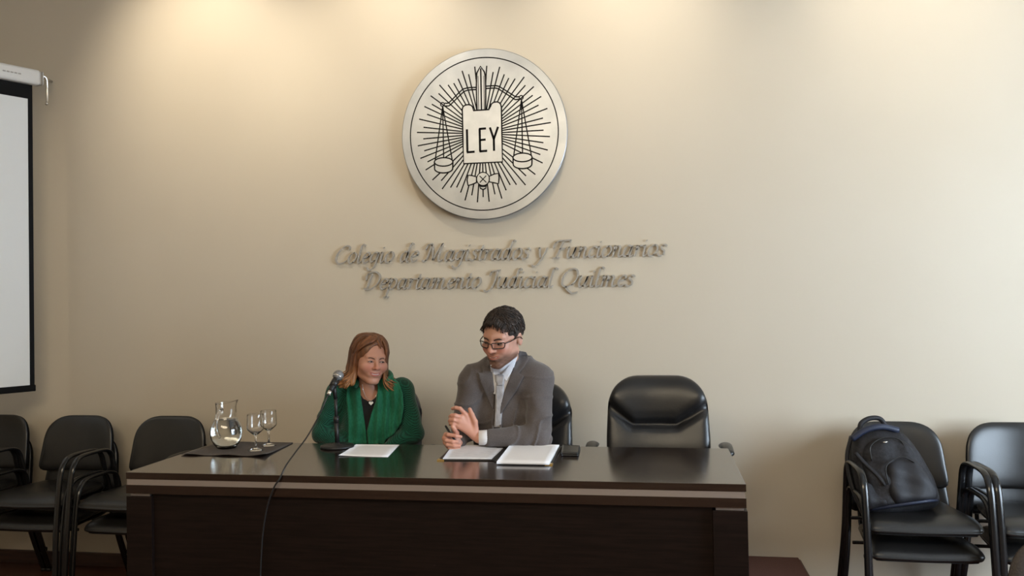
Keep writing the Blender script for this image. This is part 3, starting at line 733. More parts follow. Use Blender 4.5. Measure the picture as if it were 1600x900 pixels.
mc = thing('microphone', 'black handheld microphone with a silver grille tilted in the stand', 'microphone', tuple(ap(LM*.3)))
make('body', tube([ap(LM*.18), ap(LM*.30), ap(LM*.82), ap(LM*.90)], [.011, .0125, .0165, .020], 20), M['plastic'], mc)
q = ap(LM*.97)
make('grille', ball(q, .0265, 24, 16), M['micgrille'], mc)
make('grille_ring', tube([ap(LM*.86), ap(LM*.91)], [.0235, .0255], 24), M['silver'], mc)
make('plug', tube([ap(0), ap(LM*.20)], [.0095, .0105], 16), M['silver'], mc)
e1 = at(437, 741, DY0-.012)
cb = [ap(-.0), ap(-.02), at(498, 650, my-.12), at(480, 682, my-.30), at(462, 706, my-.46), at(447, 727, DY0-.005+.03), (e1[0], e1[1], DT-.010), at(428, 762, DY0-.014), at(418, 790, DY0-.013), at(411, 830, DY0-.013), at(408, 870, DY0-.013), at(405, 940, DY0-.013), at(400, 1060, DY0-.013), at(330, 1080, DY0-.10)]
cb[-1][2] = DZ+.0035; cb[-2][2] = DZ+.02
tag(make('microphone_cable', tube(catmull(cb, 8), .0033, 8), M['plastic']), 'thin black cable hanging from the microphone over the desk front', 'cable')
# papers
sh = [atz(529, 713, DT), atz(606, 714.5, DT), atz(624, 695.3, DT), atz(556, 694.6, DT)]
tag(make('paper_sheet', flat_sheet(sh, DT+.0004, .0008, 6, lambda u, v: .004*(1-u)**3*(1-v)**3), M['paper']), 'white sheet of paper lying before the woman with the green scarf', 'paper')
fd = thing('open_folder', 'open black document folder with brass corners before the man', 'folder', tuple(atz(775, 712, DT)))
lf = [atz(684, 720, DT), atz(772, 720.5, DT), atz(797, 696.5, DT), atz(708, 698, DT)]
rf = [atz(772, 722, DT), atz(862, 727, DT), atz(878, 698.5, DT), atz(797, 696.5, DT)]
make('cover', flat_sheet(lf, DT+.0004, .004), M['folder'], fd)
make('cover', flat_sheet(rf, DT+.0004, .004), M['folder'], fd)
for c, dx in ((lf[0], 1), (rf[1], -1)):
    x, y = c[0]-dx*.003, c[1]-.003
    V, F = prism([(0, 0), (.032*dx, 0), (0, .032)], 0, .0055)
    make('corner_mount', ([(x+v[0], y+v[2], DT+v[1]) for v in V], F), M['gold'], fd, False)
ps1 = [atz(692, 719, DT), atz(768, 719.5, DT), atz(790, 698, DT), atz(706, 699.5, DT)]
tag(make('printed_paper', flat_sheet(ps1, DT+.0046, .003, 8, lambda u, v: .004*math.sin(u*5)*v), M['paper2']), 'printed pages on the left half of the open folder', 'paper')
ps2 = [atz(776, 723, DT+.01), atz(858, 724.5, DT+.01), atz(874, 697.5, DT+.01), atz(798, 695.8, DT+.01)]
tag(make('paper_stack', flat_sheet(ps2, DT+.0046, .010, 8, lambda u, v: .003*v), M['paper']), 'thick stack of white pages on the right half of the folder', 'paper')
wx = thing('black_wallet', 'small black wallet lying right of the open folder', 'wallet', tuple(atz(890, 708, DT)))
wc = [atz(877, 713, DT), atz(903, 713.5, DT), atz(906, 702, DT), atz(879, 700, DT)]
make('flap', flat_sheet(wc, DT+.010, .007), M['leather'], wx)
make('body', flat_sheet([c+np.array([.002, .002, 0]) for c in wc], DT+.0003, .009), M['plastic'], wx)

# ------------------------------------------------------------------ backpack leaning on the chair
B = thing('backpack', 'bulging black backpack with navy panels leaning on a stacked chair', 'backpack', (1.19, -.5, .60))
tilt = math.radians(24); Rb = rotz(.02)@rotx(-tilt)@roty(-.16)
def bput(vf): 
    return xf(vf, Rb, (1.150, -.545, .587))
def ol(pts, rad, n=72): return resample(roundpoly(pts, rad, 9), n)
body = ol([(-.165, .0), (.205, .0), (.200, .18), (.13, .42), (-.10, .43), (-.165, .25)], [.07, .07, .1, .12, .12, .1])
def wr(x, z, side): return .0075*math.sin(x*40+z*23)*math.sin(z*31-x*12)
make('main_compartment', bput(pad(body, .085, 18, wr, .75, 7)), M['bag'], B)
fc = ol([(-.135, .02), (.150, .02), (.145, .22), (.095, .355), (-.085, .36), (-.135, .20)], [.06, .06, .08, .10, .10, .08])
make('front_compartment', xf(bput(pad(fc, .060, 18, lambda x, z, s: wr(x, z, s)*1.4, .3, 6)), None, tuple(Rb@np.array([0, -.065, 0]))), M['bag'], B)
lp = ol([(-.055, .025), (.175, .025), (.155, .15), (.10, .245), (-.02, .245), (-.055, .14)], [.05, .05, .06, .08, .07, .06])
make('lower_pocket', xf(bput(pad(lp, .045, 16, lambda x, z, s: wr(x+.1, z, s)*1.2, .3, 6)), None, tuple(Rb@np.array([0, -.098, 0]))), M['bagtrim'], B)
def bl(pts, r, name, m, sq=.6, n=6):
    P = catmull([tuple(p) for p in pts], n)
    V, F = tube(P, r, 8, ((0, 1, 0), sq)); make(name, bput((V, F)), M[m], B)
bl([(-.085, -.118, .245), (-.07, -.122, .315), (0, -.122, .345), (.07, -.120, .325), (.09, -.118, .26)], .0042, 'zip', 'plastic')
bl([(-.05, -.140, .12), (-.035, -.146, .205), (.04, -.146, .238), (.10, -.14, .205)], .0045, 'zip', 'plastic')
bl([(-.14, -.09, .30), (-.115, -.105, .24), (-.08, -.125, .17), (-.06, -.13, .12)], .006, 'side_strap', 'bagtrim', 1.6)
bl([(-.13, -.055, .375), (-.06, -.078, .405), (.02, -.08, .41), (.10, -.06, .385)], .013, 'blue_band', 'bagblue', 1.2)
bl([(-.07, -.02, .415), (-.055, -.03, .452), (-.01, -.035, .47), (.04, -.03, .462), (.062, -.02, .42)], .014, 'handle', 'bagtrim', .9)
bl([(-.10, .045, .41), (-.155, .03, .30), (-.175, .01, .15), (-.16, .0, .03)], .018, 'shoulder_strap', 'bagtrim', .6)
bl([(.08, .045, .42), (.14, .03, .34), (.19, .01, .18), (.19, .0, .03)], .018, 'shoulder_strap', 'bagtrim', .6)
sp_ = ol([(-.17, .03), (-.06, .03), (-.085, .14), (-.15, .16)], [.03, .03, .04, .04], 48)
make('side_pocket', xf(bput(pad(sp_, .035, 10, lambda x, z, s: wr(x, z, s)*2, .3, 5)), None, tuple(Rb@np.array([0, -.085, 0]))), M['bag'], B)
make('logo_patch', bput(join(*[xf(box(-.011, .011, -.0015, .0015, -.003, .003), None, (.0, -.128, .322))])), M['silver'], B)
bl([(-.15, -.06, .03), (-.02, -.135, .022), (.10, -.135, .022), (.17, -.06, .03)], .007, 'bottom_piping', 'bagblue', 1)

# ------------------------------------------------------------------ people
SKIN_M = np.array([.51, .27, .195]); SKIN_W = np.array([.47, .235, .160])
def head_sdf(p, sex):
    """p: head coordinates (face towards -y, z up, metres at scale 1)"""
    w = sex == 'w'
    q = p.copy(); q[:, 0] = np.abs(q[:, 0])*(.93 if w else 1)
    d = ell(q, (0, .014, .036), (.076, .097, .084))
    d = smin(d, ell(q, (0, -.022, -.022), (.061, .070, .078)), .03)
    d = smin(d, cap(q, (.050, .004, -.055), (.014, -.064, -.094), .020, .017), .03)          # jaw
    d = smin(d, ell(q, (0, -.072, -.096), (.020, .017, .015)), .018)                         # chin
    d = smin(d, ell(q, (.036, -.062, -.024), (.023, .022, .022) if not w else (.031, .027, .027)), .026)  # cheek
    d = smin(d, cap(q, (0, -.083, .028), (.038, -.070, .030), .011, .010), .014)             # brow ridge
    d = smax(d, -ell(q, (.031, -.100, .007), (.017, .014, .0105)), .012)                     # socket
    d = smin(d, ell(q, (.0305, -.0745, .006), (.0145, .0145, .0125)), .006)                  # lids over the eyeball
    d = smin(d, cap(q, (0, -.086, .018), (0, -.1085, -.020), .0070, .0100), .010)            # nose bridge
    d = smin(d, ell(q, (0, -.1080, -.024), (.0115, .0105, .0095)), .006)
    d = smin(d, ell(q, (.0120, -.0965, -.026), (.0075, .0095, .0070)), .006)                 # nostril wings
    d = smax(d, -ell(q, (.0062, -.1055, -.0345), (.0035, .005, .0035)), .003)
    zc = -.058+8.0*q[:, 0]**2*(1.3 if w else 1.25)                                             # smiling mouth curve
    m = np.c_[q[:, 0], q[:, 1]-10*q[:, 0]**2, q[:, 2]-zc].astype(np.float32)
    d = smin(d, ell(q, (0, -.074, -.058), (.034, .020, .020)), .012)                         # mouth mound
    d = smin(d, ell(m, (0, -.0925, .0052), (.029, .0065, .0045)), .003)
    d = smin(d, ell(m, (0, -.0915, -.0060), (.022, .0070, .0055)), .003)
    d = smax(d, -ell(m, (0, -.0985, 0), (.0270, .0070, .0021 if not w else .0026)), .002)
    d = smin(d, smax(ell(q, (.0755, .016, -.002), (.0085, .019, .031), rotx(.2)), -ell(q, (.086, .010, .002), (.007, .011, .019)), .004), .006)  # ear
    return d
def head_tint(p, base, sex):
    q = p.copy(); q[:, 0] = np.abs(q[:, 0]); w = sex == 'w'
    T = np.tile(base, (len(p), 1)); g = lambda c, r: np.exp(-(((q-np.array(c))/np.array(r))**2).sum(1))[:, None]
    T = T*(1-.28*g((.038, -.075, -.022), (.022, .04, .02))*np.array([0, .8, .8]))
    T = T*(1-.30*g((0, -.11, -.024), (.014, .02, .014))*np.array([0, .7, .7]))
    zc = -.058+8.0*q[:, 0]**2*(1.3 if w else 1.25)
    lip = (np.exp(-((q[:, 2]-zc)/.0080)**4)*np.exp(-(q[:, 0]/.028)**6)*(q[:, 1] < -.07))[:, None]
    T = T*(1-lip)+lip*(np.array([.36, .085, .075]) if w else np.array([.36, .12, .09]))
    lid = g((.031, -.088, .004), (.015, .02, .0085)); T = T*(1-lid*(.30 if w else .22))
    if not w:
        s = (np.exp(-((q[:, 2]+.085)/.038)**4)*(q[:, 1] < .0)*np.clip((-.040-q[:, 2])/.014, 0, 1))[:, None]*(1-lip)
        s = s*(.90+.08*np.sin(p[:, [0]]*310+2*np.sin(p[:, [2]]*400)))
        T = T*(1-.85*np.clip(s, 0, 1))+.85*np.clip(s, 0, 1)*np.array([.06, .032, .022])
    return T
def limb(p, pts, rs, k=.01):
    d = None
    for a, b, ra, rb in zip(pts, pts[1:], rs, rs[1:]):
        e = cap(p, a, b, ra, rb); d = e if d is None else smin(d, e, k)
    return d
def hand_sdf(p, wrist, knuckles, fingers, thumb, hs=1.0):
    d = None
    for kn in knuckles:
        e = cap(p, wrist, kn, .019*hs, .0125*hs); d = e if d is None else smin(d, e, .012)
    for i, f in enumerate(fingers):
        pts = [knuckles[i]]+f; r = [.0108, .0098, .0090, .0078]; sc = (1, 1.03, 1, .88)[i]*hs
        d = smin(d, limb(p, pts, [x*sc for x in r[:len(pts)]], .003), .005)
    d = smin(d, limb(p, thumb, [.016*hs, .0135*hs, .0110*hs, .0092*hs][:len(thumb)], .005), .010)
    return d
def seg_dist(p, a, b):
    a = np.asarray(a); d = np.asarray(b)-a; t = np.clip((p-a)@d/(d@d), 0, 1); return np.linalg.norm(p-a-t[:, None]*d, axis=1)
def world_to_bvh(V, F): return BVHTree.FromPolygons([tuple(v) for v in V], [tuple(f) for f in F])
class Fig: pass
def in_sphere(p, fn, c, R):
    """evaluate fn only near c, otherwise return distance to the sphere"""
    d = np.linalg.norm(p-np.asarray(c, np.float32), axis=1); out = (d-R+.02).astype(np.float32); m = d < R
    if m.any(): out[m] = fn(p[m])
    return out
def person(label, sex, HC, HR, hscale, body_fn, lo, hi, hands, base):
    """hands: list of (centre, radius, fn)"""
    HRf = HR.astype(np.float32)
    def fn(p):
        d = body_fn(p)
        d = smin(d, in_sphere(p, lambda x: head_sdf(((x-HC.astype(np.float32))@HRf)/hscale, sex)*hscale, HC, .19), .012)
        for c, R, hf in hands: d = smin(d, in_sphere(p, hf, c, R), .006)
        return d
    V, F = sdf_mesh(fn, lo, hi, .0031)
    loc = ((V-HC)@HR)/hscale
    T = np.tile(base, (len(V), 1)); m = np.linalg.norm(V-HC, axis=1) < .17
    T[m] = head_tint(loc[m], base, sex)
    nh = np.minimum.reduce([np.linalg.norm(V-c, axis=1) for c, R, hf in hands])[:, None]
    T = np.where((nh < .12) & (~m[:, None]), T*np.array([1.08, 1.0, .98]), T)
    me = big_mesh('person', V, F, M['skin'], T)
    o = bpy.data.objects.new('person', me); link(o, None, label, 'person')
    f = Fig(); f.o = o; f.V = V; f.F = F; f.bvh = world_to_bvh(V, F); f.HC = HC; f.HR = HR; f.hs = hscale
    f.w = lambda x, y, z: HC+HR@(np.array([x, y, z])*hscale)
    def hit(x, z, off=0.0):
        o_ = f.w(x, -.25, z); d_ = HR@np.array([0, 1., 0])
        h = f.bvh.ray_cast(Vector(o_), Vector(d_))
        return (np.array(h[0]) if h[0] is not None else f.w(x, -.09, z))-d_*off
    f.hit = hit
    return f
def garment(name, fn, lo, hi, h, m, parent, fold=None, **kw):
    g = (lambda p: fn(p)+fold(p)) if fold else fn
    V, F = sdf_mesh(g, lo, hi, h)
    o = bpy.data.objects.new(name, big_mesh(name, V, F, m)); link(o, parent, **kw)
    return V, F
from mathutils.geometry import delaunay_2d_cdt
def drape(name, poly, bvhs, off, th, m, parent, step=2.0, disp=None, smooth=8, curve=True, round_edge=0):
    """cloth panel with its own thickness laid on the surfaces in bvhs; poly in photo pixels"""
    B = catmull(np.array(poly, float), 4, True) if curve else np.array(poly, float)
    B = resample(B, max(12, int(np.linalg.norm(np.diff(np.vstack([B, B[:1]]), axis=0), axis=1).sum()/step)))
    lo, hi = B.min(0), B.max(0); nb = len(B); pts = [tuple(b) for b in B]
    for gx in np.arange(lo[0]+step/2, hi[0], step):
        for gy in np.arange(lo[1]+step/2, hi[1], step):
            if np.linalg.norm(B-np.array([gx, gy]), axis=1).min() > step*.55: pts.append((gx, gy))
    r = delaunay_2d_cdt([Vector(p) for p in pts], [], [list(range(nb))], 1, 1e-4)
    P2 = np.array([v[:] for v in r[0]]); T = [tuple(f) for f in r[2]]
    dirs = FW+((P2[:, [0]]-800)/FPX)*RT-((P2[:, [1]]-450)/FPX)*UP; dirs /= np.linalg.norm(dirs, axis=1)[:, None]
    t = np.full(len(P2), np.nan)
    for i, d in enumerate(dirs):
        for b in bvhs:
            h = b.ray_cast(Vector(CAM), Vector(d))
            if h[0] is not None and (np.isnan(t[i]) or h[3] < t[i]): t[i] = h[3]
    med = np.nanmedian(t); t = np.where(np.isnan(t) | (np.abs(t-med) > .35), med, t)
    nbr = [set() for _ in P2]; be = {}
    for f in T:
        for a, b in zip(f, f[1:]+f[:1]):
            nbr[a].add(b); nbr[b].add(a); k = (min(a, b), max(a, b)); be[k] = be.get(k, [])+[(a, b)]
    nl = [list(s) for s in nbr]
    for _ in range(smooth):
        t = np.array([.5*t[i]+.5*np.mean(t[nl[i]]) if nl[i] else t[i] for i in range(len(t))])
    e = np.array([disp(u, v) for u, v in P2]) if disp else 0
    edge = np.array([min(1, np.linalg.norm(B-p, axis=1).min()/4.0) for p in P2])
    Vf = CAM+dirs*(t-off-(e if disp else 0)-(round_edge*np.sqrt(1-(1-edge)**2) if round_edge else 0))[:, None]
    Vb = CAM+dirs*(t-off+th)[:, None]; n = len(Vf)
    F = T+[tuple(x+n for x in f[::-1]) for f in T]
    for k, l in be.items():
        if len(l) == 1: a, b = l[0]; F.append((b, a, a+n, b+n))
    return make(name, (np.vstack([Vf, Vb]), F), m, parent, True)
def lock(P, w, t=.35, n=6):
    N = len(P); r = [w*(.55+.45*math.sin(PI*min(1, (i+1)/N*1.2)))*(1 if i < N*.6 else 1-.85*(i-N*.6)/(N*.4)) for i in range(N)]
    return tube(P, r, n, None, True)
def eye_set(f, sex, look=(0, 0), names=True):
    for s in (-1, 1):
        cx, cz = .0305*s, .005
        W_, H_ = (.0130, .0026) if sex == 'w' else (.0125, .0034)
        P = []; 
        ring = [(cx+W_*math.cos(a), cz+H_*math.sin(a)*(1.25 if math.sin(a) > 0 else .55)) for a in np.linspace(0, 2*PI, 21)[:-1]]
        c = f.hit(cx, cz, .0022); V = [c]+[f.hit(x, z, .0006) for x, z in ring]
        F = [(0, i+1, (i+1) % 20+1) for i in range(20)]
        back = [v+f.HR@np.array([0, .004, 0]) for v in V]; n = len(V)
        F2 = F+[(a+n, c_+n, b+n) for a, b, c_ in F]+[(i+1, i+1+n, (i+1) % 20+1+n, (i+1) % 20+1) for i in range(20)]
        eo = make('eye', (V+back, F2), M['eye'], f.o)
        ix, iz = cx+look[0], cz+look[1]
        ir = .0046; q = [f.hit(ix, iz, .0030)]+[f.hit(ix+ir*math.cos(a), iz+min(H_*1.1, ir)*math.sin(a)*.95, .0024) for a in np.linspace(0, 2*PI, 15)[:-1]]
        bk = [v+f.HR@np.array([0, .003, 0]) for v in q]; n = len(q)
        Fi = [(0, i+1, (i+1) % 14+1) for i in range(14)]
        make('iris', (q+bk, Fi+[(a+n, c_+n, b+n) for a, b, c_ in Fi]+[(i+1, i+1+n, (i+1) % 14+1+n, (i+1) % 14+1) for i in range(14)]), M['iris'], eo)
        up = catmull([f.hit(cx+W_*1.12*k, cz+H_*1.5*(1-k*k)+.0006-.0012*abs(k), .0014) for k in (-1, -.6, 0, .6, 1)], 5)
        make('upper_lashes', tube(up, [.0006]+[.0013]*(len(up)-2)+[.0006], 6), M['iris'], f.o)
        bz = .0225; 
        br = [f.hit(s*x, z+bz-.003, .0012) for x, z in ((.013, .0), (.022, .0045), (.034, .0060), (.044, .0015))]
        br = catmull(br, 5); bw_ = .0018 if sex == 'w' else .0034
        make('eyebrow', tube(br, [bw_*.7]+[bw_]*(len(br)-3)+[bw_*.5, bw_*.2], 8), M['brow'], f.o)

# ---- the man
def A(u, v, y): return at(u, v, y)
mHC = A(785, 528.5, -.97)
mHR = rotz(math.radians(-20))@rotx(math.radians(15))@roty(math.radians(4))
mHS = 1.10
mNeck = A(793, 588, -.845); mSL = A(740, 593, -.86); mSR = A(842, 592, -.86)
mEL = np.array([-.925, -.88, 1.012]); mWL = A(716, 690, -.990)
mER = A(842, 681, -.94); mWR = A(748, 684, -.995)
mP = np.array([-.69, -.62, .80]); mCh = A(793, 652, -.79)
K_l = [A(727, 647, -1.018), A(720.5, 652, -1.030), A(718, 658.5, -1.036), A(716, 665.5, -1.036)]
F_l = [[A(719, 638.5, -1.035), A(712, 637, -1.035), A(707, 638.5, -1.020)], [A(711, 649, -1.050), A(706, 649, -1.047), A(703, 651, -1.030)],
       [A(709, 656, -1.052), A(704, 656, -1.047), A(702, 658, -1.032)], [A(708, 662, -1.047), A(704.5, 661.5, -1.043), A(703, 663, -1.030)]]
T_l = [A(743, 673, -1.000), A(742, 659, -1.010), A(737.5, 648, -1.016), A(734, 639.5, -1.018)]
wl_ = A(742, 680, -.995)
K_r = [A(697, 679, -1.035), A(694.5, 685, -1.040), A(696, 691.5, -1.040), A(700, 697, -1.035)]
F_r = [[A(700, 679, -1.060), A(712, 681, -1.064), A(720, 682.5, -1.050)], [A(697, 688, -1.066), A(707, 690, -1.068), A(714, 690, -1.055)],
       [A(699, 695, -1.062), A(709, 696.5, -1.064), A(718, 696.5, -1.050)], [A(702, 700, -1.055), A(711, 701.5, -1.056), A(718, 701, -1.045)]]
T_r = [A(714, 685, -1.000), A(713, 676, -1.020), A(710, 671, -1.040), A(707, 667, -1.052)]
wr_ = A(714, 691, -1.000)
def m_body(p):
    d = ell(p, mCh, (.150, .088, .17)); d = smin(d, ell(p, A(798, 706, -.70), (.16, .115, .17)), .08)
    d = smin(d, ell(p, mP, (.155, .12, .10)), .06)
    d = smin(d, cap(p, mSL, mSR, .048), .05)
    d = smin(d, limb(p, [mNeck+(0, .02, -.05), mNeck, mHC+mHR@np.array([0, .030, -.05])], [.060, .058, .056], .02), .03)
    d = smin(d, limb(p, [mSL, mEL, mWL], [.048, .038, .026]), .03)
    d = smin(d, limb(p, [mSR, mER, mWR], [.048, .038, .026]), .03)
    for s in (-1, 1):
        kn = mP+np.array([s*.13, -.44, -.02]); an = kn+np.array([0, -.02, -.44])
        d = smin(d, limb(p, [mP+np.array([s*.09, -.03, -.01]), kn, an, an+np.array([s*.02, -.14, -.04])], [.072, .05, .033, .03]), .03)
    return d
man = person('person with dark hair, glasses and grey suit, forearms resting on the desk', 'm', mHC, mHR, mHS, m_body, (-1.08, -1.30, .20), (-.38, -.40, 1.66),
    [(A(722, 660, -1.03), .105, lambda x: hand_sdf(x, wl_, K_l, F_l, T_l)), (A(706, 688, -1.04), .095, lambda x: hand_sdf(x, wr_, K_r, F_r, T_r, .96))], SKIN_M)
def fold_m(p):
    n1 = np.array([.3, .2, 1.], np.float32); a = p@n1
    e = np.exp(-(np.minimum(np.linalg.norm(p-mER.astype(np.float32), axis=1), np.linalg.norm(p-mEL.astype(np.float32), axis=1))/.12)**2)
    w2 = np.sin(70*(p@np.array([.6, .1, -.8], np.float32))+2.5*np.sin(p@np.array([18, 9, 14], np.float32)))
    w1 = np.sin(38*(p@np.array([.8, .2, .55], np.float32))+2*np.sin(p@np.array([11, 7, 17], np.float32)))
    w3 = 1-2*np.abs(np.sin(31*(p@np.array([.5, .3, -.75], np.float32))+1.6*np.sin(p@np.array([13, 8, 9], np.float32))))
    return -.0045*e*w2-.0026*w1-(.0035+.008*e)*np.clip(w3, -.2, 1)**2
def m_jacket(p):
    d = ell(p, mCh+np.array([0, 0, .01]), (.192, .136, .215)); d = smin(d, ell(p, A(799, 704, -.71), (.185, .14, .19)), .08)
    d = smin(d, ell(p, mP+np.array([0, .0, .02]), (.185, .15, .12)), .06)
    d = smin(d, limb(p, [mSL, A(768, 574, -.83), A(812, 569, -.82), mSR], [.064, .052, .054, .066], .04), .06)
    d = smin(d, cap(p, mSL+(.03, .0, -.01), mSR+(-.03, .0, -.01), .066), .05)
    d = smin(d, limb(p, [mSL, mEL, mWL+(mEL-mWL)*.12], [.066, .054, .039], .02), .03)
    d = smin(d, limb(p, [mSR+(.004, 0, 0), mER, mWR+(mER-mWR)*.20], [.068, .057, .042], .02), .03)
    d = smax(d, -cap(p, mNeck+(0, -.005, .01), mNeck+(0, -.03, .12), .053), .010)
    d = smax(d, -ell(p, mWL+(mWL-mEL)*.02, (.022, .022, .022)), .004)
    return d
jV, jF = garment('suit_jacket', m_jacket, (-1.08, -1.12, .66), (-.36, -.40, 1.36), .0045, M['suit'], man.o, fold_m)
jb = world_to_bvh(jV, jF)
def trousers(o, P, kx, m, name):
    def fn(p):
        d = ell(p, P, (.185, .15, .115))
        for s in (-1, 1):
            kn = P+np.array([s*.13, -.44, -.02]); an = kn+np.array([0, -.02, -.40])
            d = smin(d, limb(p, [P+np.array([s*.09, -.03, -.01]), kn, an], [.092, .070, .055]), .03)
        return d
    garment(name, fn, P+np.array([-.30, -.62, -.52]), P+np.array([.30, .24, .16]), .009, m, o.o)
    for s in (-1, 1):
        an = P+np.array([s*.13, -.46, -.46])
        garment('shoe', lambda p: np.maximum(smin(cap(p, (an[0], an[1]+.03, DZ+.045), (an[0]+s*.02, an[1]-.16, DZ+.032), .045, .038), cap(p, an+(0, 0, -.05), an+(0, 0, .0), .045), .02), DZ+.002-p[:, 2]),
                (an[0]-.09, an[1]-.24, DZ-.02), (an[0]+.09, an[1]+.12, DZ+.2), .008, M['leather'], o.o)
trousers(man, mP, 0, M['trousers'], 'trousers')
# shirt, tie, lapels
drape('shirt', [(766, 573), (769, 600), (771, 616), (790, 616), (796, 596), (809, 556), (796, 566), (785, 570), (772, 568)], [jb, man.bvh], .003, .004, M['white'], man.o, 2.0, curve=False)
nk0 = mNeck+np.array([-.003, -.006, -.004]); 
cax = (mHC+mHR@np.array([0, .030, -.05])-mNeck); cax /= np.linalg.norm(cax)
def collar(p):
    a = nk0-cax*.012; b = nk0+cax*.030
    d = smax(cap(p, a, b, .068, .066), -cap(p, a-cax*.2, b+cax*.2, .0620), .003)
    t = (p-a.astype(np.float32))@cax.astype(np.float32)
    front = (p-nk0.astype(np.float32))@np.array([-.30, -.95, 0], np.float32)
    d = np.maximum(d, t-.052+.40*np.clip(front, 0, .1)); return np.maximum(d, -t-.01)
garment('shirt_collar', collar, nk0-.12, nk0+.12, .003, M['white'], man.o)
drape('collar_wing', [(766, 570), (770, 581), (773, 593), (781, 586), (780, 577), (772, 571)], [jb, man.bvh], .010, .006, M['white'], man.o, 1.6, curve=False)
drape('collar_wing', [(783, 586), (791, 596), (800, 580), (809, 556), (801, 562), (790, 577)], [jb, man.bvh], .010, .006, M['white'], man.o, 1.6, curve=False)
drape('tie_blade', [(775, 600), (787, 600), (788, 615), (785, 640), (783, 668), (772, 668), (774, 640), (774, 615)], [jb, man.bvh], .009, .006, M['tie'], man.o, 1.6, None, 30, False, .003)
drape('tie_knot', [(773, 586), (780, 584), (789, 586), (788, 596), (786, 603), (777, 603), (774, 596)], [jb, man.bvh], .011, .012, M['tie'], man.o, 1.5, curve=False, round_edge=.006)
drape('lapel', [(760, 557), (751, 573), (754, 582), (747, 583), (750, 596), (762, 624), (770, 641), (772.5, 625), (772, 605), (769, 582), (765, 565)], [jb, man.bvh], .009, .006, M['lapel'], man.o, 1.8, curve=False, round_edge=.002)
drape('lapel', [(811, 548), (822, 550), (827, 560), (819, 574), (811, 583), (819, 588), (808, 609), (794, 629), (780, 652), (779, 640), (789, 609), (798, 585), (807, 562)], [jb, man.bvh], .009, .006, M['lapel'], man.o, 1.8, curve=False, round_edge=.002)
drape('jacket_front_edge', [(770, 640), (773, 640), (772, 668), (769, 672), (767, 660)], [jb], .007, .006, M['lapel'], man.o, 1.8, curve=False)
drape('jacket_front_edge', [(780, 650), (783, 646), (785, 658), (784, 671), (781, 671)], [jb], .007, .006, M['lapel'], man.o, 1.8, curve=False)
def cuff(a, b, r0, r1): 
    return tube([a, a+(b-a)*.5, b], [r0, (r0+r1)/2, r1], 24)
dcu = (mER-mWR)/np.linalg.norm(mER-mWR)
make('shirt_cuff', cuff(mWR+dcu*.000, mWR+dcu*.07, .0345, .037), M['white'], man.o)
dcl = (mEL-mWL)/np.linalg.norm(mEL-mWL)
make('shirt_cuff', cuff(mWL-dcl*.004, mWL+dcl*.03, .031, .033), M['white'], man.o)
eye_set(man, 'm', (0, -.001))
zm = lambda x: -.058+8.0*x*x*1.25
tt = catmull([man.hit(x, zm(x)+.0006, .0004) for x in (-.018, -.009, 0, .009, .018)], 4)
make('teeth', tube(tt, [.0005]+[.0015]*(len(tt)-2)+[.0005], 6), M['pearl'], man.o)
# hair
def hair_shell_m(p):
    q = ((p-mHC.astype(np.float32))@mHR.astype(np.float32))/mHS
    d = ell(q, (0, .020, .042), (.082, .100, .088))
    d = smax(d, -ell(q, (0, -.115, -.004), (.090, .090, .086)), .008)
    d = smax(d, -(q[:, 2]+.045+.25*np.abs(q[:, 1]-.06)), .01)
    ear = ell(q*np.array([1, 1, 1], np.float32), (.085, .008, -.012), (.03, .020, .036)); ear2 = ell(q, (-.085, .008, -.012), (.03, .020, .036))
    d = smax(smax(d, -ear, .006), -ear2, .006)
    d = d-.0022*np.sin(q[:, 0]*210+5*np.sin(q[:, 2]*60))*np.sin(q[:, 1]*120+q[:, 2]*90)
    return d*mHS
hV, hF = sdf_mesh(hair_shell_m, mHC-.19, mHC+.19, .0036)
hm = bpy.data.objects.new('hair', big_mesh('hair', hV, hF, M['hair_dark'])); link(hm, man.o)
parts = []
for i in range(900):
    az = rng.uniform(-PI, PI); el = math.asin(rng.uniform(-.05, 1))
    if abs(az) < .75 and el < .60: el = rng.uniform(.62, 1.4)
    if abs(az) < 1.75 and abs(az) > .75 and el < .12: el = rng.uniform(.25, 1.2)
    L = rng.uniform(.018, .040); P = []; a, e = az, el; flow = .9*math.sin(az*1.0+.6)*max(0, math.sin(el)); tw = flow+rng.normal(0, .22); lift = rng.uniform(0, .05)
    for k in range(5):
        q = np.array([.083*math.cos(e)*math.sin(a), .020-.101*math.cos(e)*math.cos(a), .042+.089*math.sin(e)])
        c = np.array([0, .02, .042]); P.append(c+(q-c)*(1.0+lift*math.sin(k/4*PI*.7)))
        e -= L/5/.09*math.cos(tw); a += (L/5/.09)*math.sin(tw)/max(.35, math.cos(e))
    P = [man.w(*x) for x in P]; parts.append(tube(np.array(P), [.0016, .0024, .0022, .0016, .0004], 4))
for j in range(60):
    xx = rng.uniform(-.055, .058); dx = rng.uniform(-.014, .008); ln = rng.uniform(.3, 1.0)
    zt_ = .112-14*xx*xx
    P = [man.w(xx, -.058, zt_), man.w(xx+dx*.4, -.080, zt_-.014), man.w(xx+dx*.9, -.089+8*xx*xx, zt_-.014-.014*ln), man.w(xx+dx*1.5, -.086+8*xx*xx, zt_-.018-.026*ln)]
    parts.append(tube(catmull(P, 3), [.0022]*5+[.002, .0018, .0014, .001, .0005], 4))
make('hair_tufts', join(*parts), M['hair_dark'], hm, kind='stuff')
